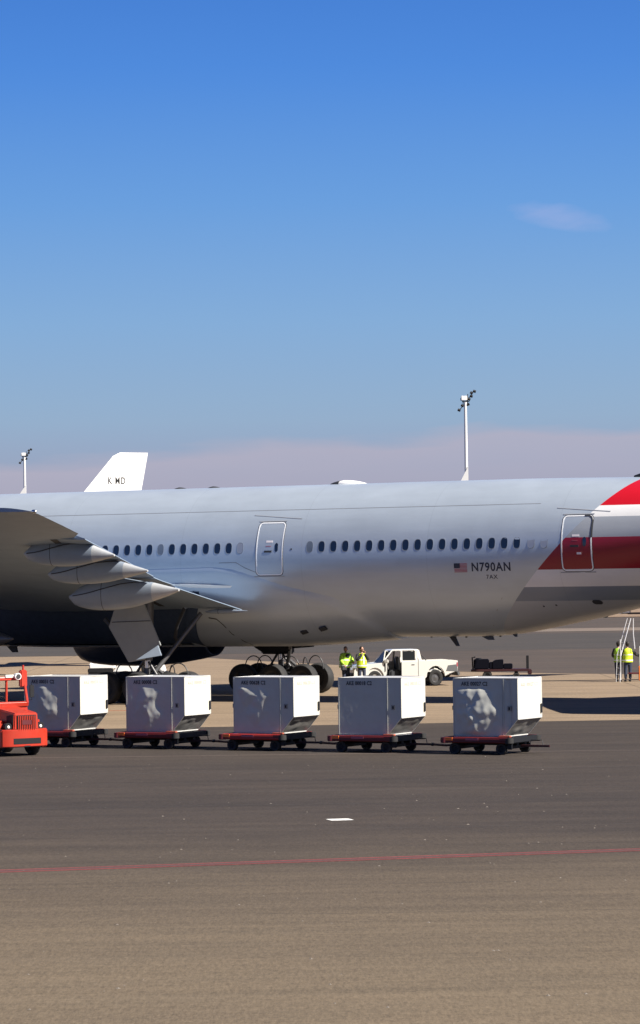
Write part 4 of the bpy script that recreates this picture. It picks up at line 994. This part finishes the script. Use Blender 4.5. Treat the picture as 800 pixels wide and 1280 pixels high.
# build as left and right side skins plus top pieces, giving a hollow body
def side_skin(y, th, name):
    b = MB(); b.prism_y(side, y, y+th); return b.build(name, M['carwhite'], pk, smooth=30, bevel=.012)
bodyr = side_skin(-.84, .06, 'right_side_panel')
sideL_rear = [(-2.5, .62), (-2.5, 1.06), (-2.2, 1.09), (-.60, 1.07), (-.60, .30), (-.90, .30)] + arch(-1.45, .44, .40) + [(-2.1, .50)]
MB().prism_y(sideL_rear, .78, .84).build('rear_side_panel', M['carwhite'], pk, smooth=30, bevel=.012)
sideL_front = [(1.06, 1.02), (1.9, .97), (2.35, .88), (2.5, .72), (2.52, .45), (2.3, .38)] + arch(1.5, .44, .38) + [(1.06, .40)]
MB().prism_y(sideL_front, .78, .84).build('front_wing', M['carwhite'], pk, smooth=30, bevel=.012)
MB().box(-.62, 1.08, .76, .85, .28, .40).build('door_sill', M['carwhite'], pk, bevel=.015)
# rear left door (closed) with window
MB().prism_y([(-.60, .38), (.22, .38), (.22, 1.04), (-.60, 1.06)], .785, .852).build('rear_door', M['carwhite'], pk, bevel=.012)
MB().box(-.42, -.27, .85, .87, .90, .93).build('door_handle', M['gap'], pk, bevel=.005)
MB().box(.205, .225, .79, .857, .40, 1.04).build('door_gap', M['gap'], pk); MB().box(-.612, -.595, .79, .857, .40, 1.06).build('door_gap', M['gap'], pk)
# cab greenhouse
zr = 1.56
cabL = lambda x, z: (x, .80-.14*(z-1.04)/.52 if z > 1.04 else .80, z)
def pillar(p, q, w, name='pillar', s=1):
    b = MB(); (x0, z0), (x1, z1) = p, q
    vs = []
    for (x, z) in ((x0, z0), (x1, z1)):
        y = .81-.15*(z-1.04)/.52
        for dx, dy in ((-w/2, 0), (w/2, 0), (w/2, -.06), (-w/2, -.06)): vs.append((x+dx, s*(y+dy), z))
    b.add(vs, [(0, 1, 2, 3), (4, 5, 6, 7), (0, 1, 5, 4), (1, 2, 6, 5), (2, 3, 7, 6), (3, 0, 4, 7)]); b.build(name, M['carwhite'], pk, bevel=.008)
for s in (1, -1):
    pillar((-.72, 1.03), (-.62, zr-.03), .16, s=s); pillar((.22, 1.0), (.20, zr-.03), .09, s=s); pillar((1.16, .98), (.62, zr-.03), .07, s=s)
    pillar((-.55, 1.03), (-.50, zr-.03), .10, s=s)
MB().loft([[Vector((x, y, z)) for x, y in ((-.72, -.67), (.70, -.67), (.70, .67), (-.72, .67))] for z in (zr-.06,)] + [[Vector((x, y, zr)) for x, y in ((-.66, -.62), (.58, -.62), (.58, .62), (-.66, .62))]]).build('roof', M['carwhite'], pk, bevel=.03)
MB().prism_y([(-.48, 1.05), (.15, 1.03), (.15, zr-.09), (-.44, zr-.09)], .70, .745).build('rear_door_window', M['glass'], pk)
MB().prism_y([(-.60, 1.03), (.24, 1.03), (.24, 1.10), (-.60, 1.10)], .745, .80).build('window_sill', M['carwhite'], pk, bevel=.01)
MB().box(-.60, -.46, .70, .76, 1.08, zr-.05).build('window_frame', M['carwhite'], pk, bevel=.01); MB().box(.14, .24, .70, .76, 1.08, zr-.05).build('window_frame', M['carwhite'], pk, bevel=.01)
MB().prism_x([(-.66, 1.05), (.66, 1.05), (.58, zr-.06), (-.58, zr-.06)], -.74, -.71).build('rear_window', M['glass'], pk)
b = MB(); b.add([(1.17, -.68, 1.0), (1.17, .68, 1.0), (.66, .60, zr-.05), (.66, -.60, zr-.05), (1.15, -.68, .98), (1.15, .68, .98), (.63, .60, zr-.06), (.63, -.60, zr-.06)], [(0, 1, 2, 3), (4, 5, 6, 7), (0, 1, 5, 4), (1, 2, 6, 5), (2, 3, 7, 6), (3, 0, 4, 7)]); b.build('windscreen', M['glass'], pk)
MB().prism_y([(1.05, .45), (1.05, 1.02), (1.9, .97), (2.35, .89), (2.47, .72), (2.47, .5)], -.79, .79).build('hood', M['carwhite'], pk, bevel=.03)
MB().box(2.46, 2.56, -.80, .80, .38, .60).build('front_bumper', M['trim'], pk, bevel=.04)
for y in (-.6, .6): MB().box(2.42, 2.50, y-.14, y+.14, .64, .82).build('headlight', M['lamp'], pk, bevel=.02)
# floor, interior, seats
MB().box(-.7, 1.1, -.78, .78, .30, .40).build('cabin_floor', M['interior'], pk); MB().box(-.78, -.70, -.78, .78, .40, 1.05).build('cab_back_wall', M['carwhite'], pk)
MB().box(.95, 1.12, -.76, .76, .62, 1.02).build('dashboard', M['interior'], pk, bevel=.03)
for y in (-.38, .38):
    MB().box(.20, .70, y-.25, y+.25, .40, .70).build('seat', M['interior'], pk, bevel=.05); MB().box(.06, .22, y-.25, y+.25, .60, 1.25).build('seat_back', M['trim'], pk, bevel=.05)
MB().box(-.62, -.48, -.7, .7, .5, 1.2).build('rear_seat', M['interior'], pk, bevel=.04)
# bed
MB().box(-2.5, -.78, -.78, .78, .60, .66).build('bed_floor', M['carwhite'], pk); MB().box(-2.54, -2.47, -.80, .80, .60, 1.06).build('tailgate', M['carwhite'], pk, bevel=.015)
MB().box(-2.64, -2.50, -.82, .82, .42, .58).build('rear_bumper', M['trim'], pk, bevel=.03)
MB().prism_y([(-2.52, .60), (-1.95, .62), (-2.05, .86), (-2.5, .90)], .835, .847).build('grey_flank_panel', M['trim'], pk)
MB().box(-2.53, -2.46, .79, .85, .80, .98).build('tail_light', M['flagred'], pk, bevel=.01)
MB().tube([(-1.02, .72, 1.08), (-.80, .66, 1.32)], .02, 6).build('roll_bar', M['steel_dark'], pk)
MB().tube([(-1.9, .5, .50), (-2.2, .45, .40), (-2.3, .3, .45)], .03, 6).box(-2.2, -.9, .35, .5, .34, .46).build('exhaust', M['black'], pk)
# open front-left door, hinged at x=1.06
dro = empty('front_door', (1.07, .84, 0), R(62)); dro.parent = pk; dro['label'] = 'open front door'
# door local: from hinge toward -x
MB().prism_y([(-.86, .38), (0, .38), (0, 1.02), (-.86, 1.04)], -.03, .0).build('door_skin', M['carwhite'], dro, bevel=.01)
MB().prism_y([(-.83, .42), (-.03, .42), (-.03, .99), (-.83, 1.0)], -.055, -.03).build('door_trim', M['trim'], dro, bevel=.01)
MB().tube([(-.02, -.02, 1.02), (-.50, -.05, zr-.06), (-.84, -.05, zr-.06), (-.85, -.02, 1.03)], .028, 6).build('window_frame', M['carwhite'], dro)
MB().box(-.12, .06, .02, .22, 1.00, 1.16).build('door_mirror', M['carwhite'], dro, bevel=.03)
MB().add([(-.06, -.03, 1.03), (-.80, -.03, 1.03), (-.80, -.045, zr-.09), (-.50, -.045, zr-.09)], [(0, 1, 2, 3)]).build('door_glass', M['glass'], dro, smooth=0)
for x in (1.5, -1.45):
    for y in (-.72, .72):
        wheel_parts(.35, .22, pk, (x, y, .35), M['gear_metal'])
        if y > 0:
            b = MB(); b.tube([(x+.40*math.cos(math.pi*k/8), .60, .40+.40*math.sin(math.pi*k/8)) for k in range(9)], .05, 6); b.build('wheel_arch_liner', M['interior'], pk)

# ------------------------------------------------------------------ dark equipment trailer behind the last container
tr_ = empty('equipment_trailer', (7.05, 151.5, 0), R(-4), label='dark flat trailer with a machine and an upright post, behind the rightmost container', cat='trailer')
M['purple_dark'] = mat('dark_blue_paint', (.003, .0035, .008), .9, spec=.1)
MB().box(0, 2.75, -.55, .55, .42, .53).build('deck_frame', M['maroon'], tr_, bevel=.015)
MB().box(.12, .85, -.45, .45, .53, 1.0).build('engine_cover', M['purple_dark'], tr_, bevel=.04)
MB().box(.85, 1.05, -.40, .40, .53, .86).build('radiator', M['purple_dark'], tr_, bevel=.03); MB().prism_y([(1.0, .53), (1.0, .88), (1.15, .96), (1.52, .98), (1.52, .53)], -.42, .42).build('pump_housing', M['purple_dark'], tr_, bevel=.03)
MB().box(1.52, 1.95, -.35, .35, .53, .78).build('tool_box', M['purple_dark'], tr_, bevel=.03)
MB().cyl((.35, 0, 1.0), (.35, 0, 1.05), .14, n=12).tube([(.08, 0, .5), (.05, 0, 1.08), (.2, 0, 1.1)], .035, 6).build('filler_pipe', M['steel_dark'], tr_)
MB().box(2.60, 2.72, -.06, .06, .42, 1.15).build('upright_post', M['black'], tr_, bevel=.015); MB().box(2.66, 2.86, -.10, .10, .26, .50).build('tow_hook', M['maroon'], tr_, bevel=.03)
for x, rr in ((.75, .22), (2.12, .17)):
    for y in (-.45, .45): wheel_parts(rr, .16, tr_, (x, y, rr))
    MB().box(x-.08, x+.08, -.35, .35, rr, .43).build('axle_mount', M['black'], tr_)

# ------------------------------------------------------------------ white ground power cart behind near gear
gp = empty('ground_power_cart', (-11.5, 158, 0), 0, label='white ground service cart half hidden behind the near landing gear', cat='service cart')
MB().box(0, 3.9, -.7, .7, .32, .45).build('chassis', M['black'], gp, bevel=.02)
MB().box(.05, 1.3, -.65, .65, .62, .92).build('white_cover', M['white'], gp, bevel=.05); MB().box(-.02, 1.15, -.7, .7, .43, .64).build('bumper', M['black'], gp, bevel=.03)
MB().prism_y([(1.2, .45), (1.55, .9), (1.9, 1.05), (2.4, 1.05), (2.5, .45)], -.6, .6).build('white_body', M['white'], gp, bevel=.04)
MB().box(2.6, 3.2, -.5, .5, .45, .75).build('motor', M['black'], gp, bevel=.04); MB().prism_y([(3.2, .45), (3.3, .8), (3.65, .95), (3.8, .45)], -.6, .6).build('white_rear_body', M['white'], gp, bevel=.04)
for x in (.6, 3.3):
    for y in (-.6, .6): wheel_parts(.26, .18, gp, (x, y, .26))

# ------------------------------------------------------------------ belt loader at the right edge
bl = empty('belt_loader', (13.1, 147.6, 0), 0, label='beige belt loader boom reaching in at the right edge under the tail', cat='belt loader')
M['beige'] = mat('beige_paint', (.33, .25, .19), .5, var=.35, scale=3)
MB().box(0, 8.0, -.45, .45, 2.95, 3.10).build('boom', M['beige'], bl, bevel=.02)
MB().cyl((-.02, -.45, 3.02), (-.02, .45, 3.02), .10, n=14).build('end_roller', M['steel_dark'], bl)
MB().box(1.1, 8.0, -.5, -.44, 3.16, 3.34).build('side_guard', M['beige'], bl, bevel=.01); MB().box(.7, 7.8, -.40, .40, 3.10, 3.15).build('belt', M['rubber'], bl)
MB().box(.62, 1.2, -.3, -.2, 3.10, 3.22).build('guide', M['chrome'], bl, bevel=.01)
MB().tube([(5.0, -.3, .6), (3.2, -.3, 2.95)], .07).tube([(5.6, .3, .6), (6.6, .3, 2.95)], .07).build('lift_arm', M['steel_dark'], bl)
MB().box(2.6, 7.6, -.9, .9, .35, .8).build('chassis', M['beige'], bl, bevel=.05); MB().box(6.2, 7.5, -.9, .1, .8, 1.7).build('cab', M['beige'], bl, bevel=.06)
for x in (3.4, 6.8):
    for y in (-.8, .8): wheel_parts(.38, .24, bl, (x, y, .38))

# aluminium step ladder
M['alu'] = mat('bare_aluminium', (.80, .80, .80), .35, .5)
sl = empty('step_ladder', (13.35, 146.35, 0), 0, label='silver ladder standing between the two workers and the boom at the right', cat='ladder')
MB().tube([(.22, -.28, 0), (.28, -.2, 1.2), (.82, .35, 2.9)], .022, 6).build('ladder_rail', M['alu'], sl)
MB().tube([(.10, .22, 0), (.16, .3, 1.2), (.70, .75, 2.9)], .015, 6).build('ladder_rail', M['alu'], sl)
for k in range(9):
    t = .12+k*.10; x = .26+(.56)*max(0, t-.35)/.65; z = 2.9*t
    MB().tube([(x, -.2+.5*max(0, t-.35), z), (x-.11, .28+.45*max(0, t-.35), z)], .010, 6).build('rung', M['alu'], sl)
MB().tube([(.26, -.25, .1), (.27, -.25, 1.95)], .025, 6).build('support_leg', M['alu'], sl); MB().tube([(.93, .3, 2.9), (.92, .3, 2.2), (.96, .1, 1.5)], .02, 6).build('support_leg', M['alu'], sl)
# railing stand with an orange foot at the frame's edge
rs_ = empty('railing_stand', (14.55, 146.6, 0), 0, label='thin rail post with an orange lower sleeve at the right edge', cat='stand')
MB().tube([(0, 0, 0), (0, 0, 1.62)], .028, 8).tube([(0, 0, 1.6), (1.2, 0, 1.6)], .025, 8).tube([(1.2, 0, 0), (1.2, 0, 1.6)], .028, 8).build('rail', M['alu'], rs_)
MB().box(-.07, .10, -.06, .06, .05, .72).build('sleeve', M['orange'], rs_, bevel=.02); MB().box(-.55, .0, -.04, .04, .36, .42).build('red_bar', M['red_rail'], rs_, bevel=.01)

# ------------------------------------------------------------------ people
M['skin'] = mat('skin', (.36, .20, .14), .55); M['hair'] = mat('dark_hair', (.018, .014, .012), .7)
M['vest'] = mat('hi_vis_yellow', (.50, .64, .02), .6, bump=.5, bscale=14); M['vest_g'] = mat('hi_vis_green', (.34, .60, .04), .6, bump=.5, bscale=14)
M['reflect'] = mat('reflective_tape', (.72, .74, .74), .35); M['jeans'] = mat('dark_blue_trousers', (.022, .03, .06), .8, bump=.5, bscale=16); M['jacket'] = mat('dark_jacket', (.018, .02, .026), .75, bump=.5, bscale=14)
M['shoe'] = mat('black_shoe', (.012, .012, .013), .5)
def person(loc, rz, label, arms, legs=((.10, .0), (-.10, .0)), vest='vest', head_pitch=0, head_yaw=0, full_jacket=False, bulk=1.0, cap=False, sleeve='jacket', lean=0.0):
    """local: faces -y. arms: ((elbow),(wrist)) for +x and -x arm; legs: (x, y) of each foot"""
    r = empty('person', loc, rz, label=label, cat='person')
    pel = (0, 0, .95); ab = (0, -lean*.3, 1.12); ch = (0, -lean*.7, 1.30); nk = (0, -lean, 1.47); hd = (0, -lean-.015, 1.56)
    V = [pel, ab, ch, nk, hd]; E = [(0, 1), (1, 2), (2, 3), (3, 4)]; RD = [(.15, .11), (.14, .105), (.165, .115), .058, .06]
    for s, (el_, wr) in zip((1, -1), arms):
        b0 = len(V); V += [(s*.185, -lean*.85, 1.41), el_, wr]; E += [(2, b0), (b0, b0+1), (b0+1, b0+2)]; RD += [.055, .042, .028]
    for s, (fx, fy) in zip((1, -1), legs):
        b0 = len(V); V += [(s*.095, 0, .86), (fx*.95+s*.005, fy*.5-.02, .48), (fx, fy, .09)]; E += [(0, b0), (b0, b0+1), (b0+1, b0+2)]; RD += [.085, .055, .038]
    vs, fs = skin(V, E, RD, 1)
    b = MB().add(vs, fs)
    Mh = Matrix.Rotation(head_yaw, 4, 'Z') @ Matrix.Rotation(head_pitch, 4, 'X')
    hc = Vector((0, -lean-.02, 1.655))
    b.ball(hc, .076, .096, .118, 16, 12, Mh); b.ball(hc+Mh @ Vector((0, -.02, -.05)), .055, .07, .065, 12, 8, Mh)
    b.ball(hc+Mh @ Vector((0, -.100, -.012)), .013, .02, .022, 8, 6); [b.ball(hc+Mh @ Vector((s*.078, .005, -.01)), .012, .02, .03, 8, 6) for s in (1, -1)]
    b.ball(hc+Mh @ Vector((0, -.088, -.058)), .026, .012, .008, 8, 6)
    # hands: palm, four fingers, thumb
    for s, (el_, wr) in zip((1, -1), arms):
        w = Vector(wr); d = (w-Vector(el_)).normalized(); sd = d.cross(Vector((0, 0, 1)));
        sd = sd.normalized() if sd.length > .1 else Vector((1, 0, 0)); up = sd.cross(d)
        pc = w+d*.055; Mx = Matrix((sd, d, up)).transposed().to_4x4(); b.ball(pc, .036, .05, .017, 10, 8, Mx)
        for k, L in enumerate((.062, .07, .066, .05)):
            f0 = w+d*.09+sd*(-.027+.018*k); b.tube([f0, f0+d*L*.5-up*.006, f0+d*L*.85-up*.028, f0+d*L*.9-up*.045], [.0085, .008, .0075, .006], 6)
        t0 = w+d*.035+sd*-.032; b.tube([t0, t0+d*.03-sd*.02-up*.008, t0+d*.058-sd*.02-up*.02], [.011, .009, .007], 6)
    b.build('body', M['skin'], r, smooth=60)
    # eyes
    for s in (1, -1): MB().ball(hc+Mh @ Vector((s*.03, -.086, .008)), .010, .008, .006, 8, 6).build('eye', M['hair'], r)
    hm = MB(); hm.ball(hc+Mh @ Vector((0, .016, .028)), .086, .098, .105, 16, 10, Mh); hm.ball(hc+Mh @ Vector((0, .06, -.03)), .07, .045, .07, 12, 8, Mh); hm.build('hair', M['hair'], r, smooth=60)
    # trousers
    V = [(0, 0, .98), (0, 0, .90)]; E = [(0, 1)]; RD = [(.165, .125), (.17, .13)]
    for s, (fx, fy) in zip((1, -1), legs):
        b0 = len(V); V += [(s*.10, 0, .80), (fx*.97+s*.005, fy*.5-.02, .48), (fx, fy, .10)]; E += [(1, b0), (b0, b0+1), (b0+1, b0+2)]; RD += [.105, .082, .070]
    vs, fs = skin(V, E, RD, 1); MB().add(vs, fs).build('trousers', M['jeans'], r, smooth=60)
    for s, (fx, fy) in zip((1, -1), legs):
        MB().ball((fx, fy-.06, .045), .05, .14, .055, 14, 8).build('shoe', M['shoe'], r, smooth=60)
    # jacket with sleeves
    V = [(0, 0, .92), (0, -lean*.4, 1.12), (0, -lean*.7, 1.32), (0, -lean, 1.45)]; E = [(0, 1), (1, 2), (2, 3)]; RD = [(.175*bulk, .135*bulk), (.165*bulk, .13*bulk), (.185*bulk, .14*bulk), .085]
    for s, (el_, wr) in zip((1, -1), arms):
        w = Vector(wr); e_ = Vector(el_); b0 = len(V); V += [(s*.19, -lean*.85, 1.40), el_, tuple(w-(w-e_)*.06)]; E += [(2, b0), (b0, b0+1), (b0+1, b0+2)]; RD += [.08*bulk, .066*bulk, .052*bulk]
    vs, fs = skin(V, E, RD, 1); MB().add(vs, fs).build('jacket', M[vest if full_jacket else sleeve], r, smooth=60)
    # vest: lofted torso shell
    rs = []
    for z, hw, hd_ in ((.86, .205, .165), (.90, .215, .172), (1.0, .205, .165), (1.15, .20, .16), (1.28, .205, .165), (1.38, .19, .155), (1.44, .15, .13), (1.48, .10, .10)):
        k_ = (z-.9)/.6*lean; rs.append([Vector((bulk*(hw+.008*math.sin(5*t_*.2618+z*9))*math.cos(2*math.pi*t_/24), -k_+bulk*(hd_+.008*math.sin(3*t_*.26+z*13))*math.sin(2*math.pi*t_/24), z)) for t_ in range(24)])
    v = MB().loft(rs, caps=False).build('vest', M[vest], r, smooth=60)
    for i in (1, 3):
        MB().loft([[Vector((p.x*1.02, (p.y)*1.02, p.z+dz)) for p in rs[i]] for dz in (.02, .07)], caps=False).build('reflective_band', M['reflect'] if not full_jacket else M['reflect'], v, smooth=60)
    return r
# worker left: bulky green jacket, holds a dark bag at his side
p1 = person((1.06, 144.3, 0), R(35), 'worker in bulky green high visibility jacket holding a dark bag, left of the pickup hood', (((.32, -.05, 1.15), (.20, -.26, 1.10)), ((-.30, -.06, 1.16), (-.30, -.30, 1.0))), ((.12, .05), (-.12, -.05)), 'vest_g', R(-12), R(-15), True, 1.42)
MB().box(-.50, -.22, -.42, -.30, .78, 1.0).build('carried_bag', M['jacket'], None, bevel=.03, label='dark bag held by the worker in the bulky green jacket', cat='bag').matrix_world = Matrix.Translation((1.06, 144.3, 0)) @ Matrix.Rotation(R(35), 4, 'Z')
b = MB(); b.ball((-.02, -.19, 1.36), .12, .06, .11).build('hood_collar', M['jacket'], p1)
# worker right: vest, hands to the mouth
p2 = person((1.78, 144.0, 0), R(18), 'worker in yellow vest with both hands raised to the mouth, beside the pickup hood', (((.28, -.10, 1.18), (.08, -.20, 1.50)), ((-.28, -.12, 1.16), (-.02, -.22, 1.46))), ((.1, 0), (-.1, .02)), 'vest', R(-8), R(15), False, 1.1)
MB().box(.0, .07, -.20, -.185, 1.0, 1.36).build('white_scarf_end', M['reflect'], p2, bevel=.01)
# two workers seen from behind at the right
p3 = person((13.60, 147.0, 0), R(180-20), 'worker seen from behind in a shaded yellow vest, left of the pair under the tail', (((.27, .0, 1.14), (.20, -.20, 1.05)), ((-.27, -.02, 1.15), (-.14, -.22, 1.10))), ((.08, 0), (-.08, .03)), 'vest_g', R(-15), 0, False, 1.0)  # green material puts shade into the colour of this yellow vest
p4 = person((14.00, 146.7, 0), R(180+10), 'worker seen from behind in a bright yellow vest reaching out to the right', (((.30, -.06, 1.16), (.22, -.28, 1.12)), ((-.38, -.02, 1.18), (-.60, -.10, 1.12))), ((.10, 0), (-.10, .02)), 'vest', R(-10), 0, False, 1.08)
for p in (p3, p4): p['group'] = 'workers standing under the tail'; 
p1.scale = p2.scale = (1.04, 1.04, 1.04)
for p in (p3, p4): p.scale = (1.04, 1.04, 1.04)
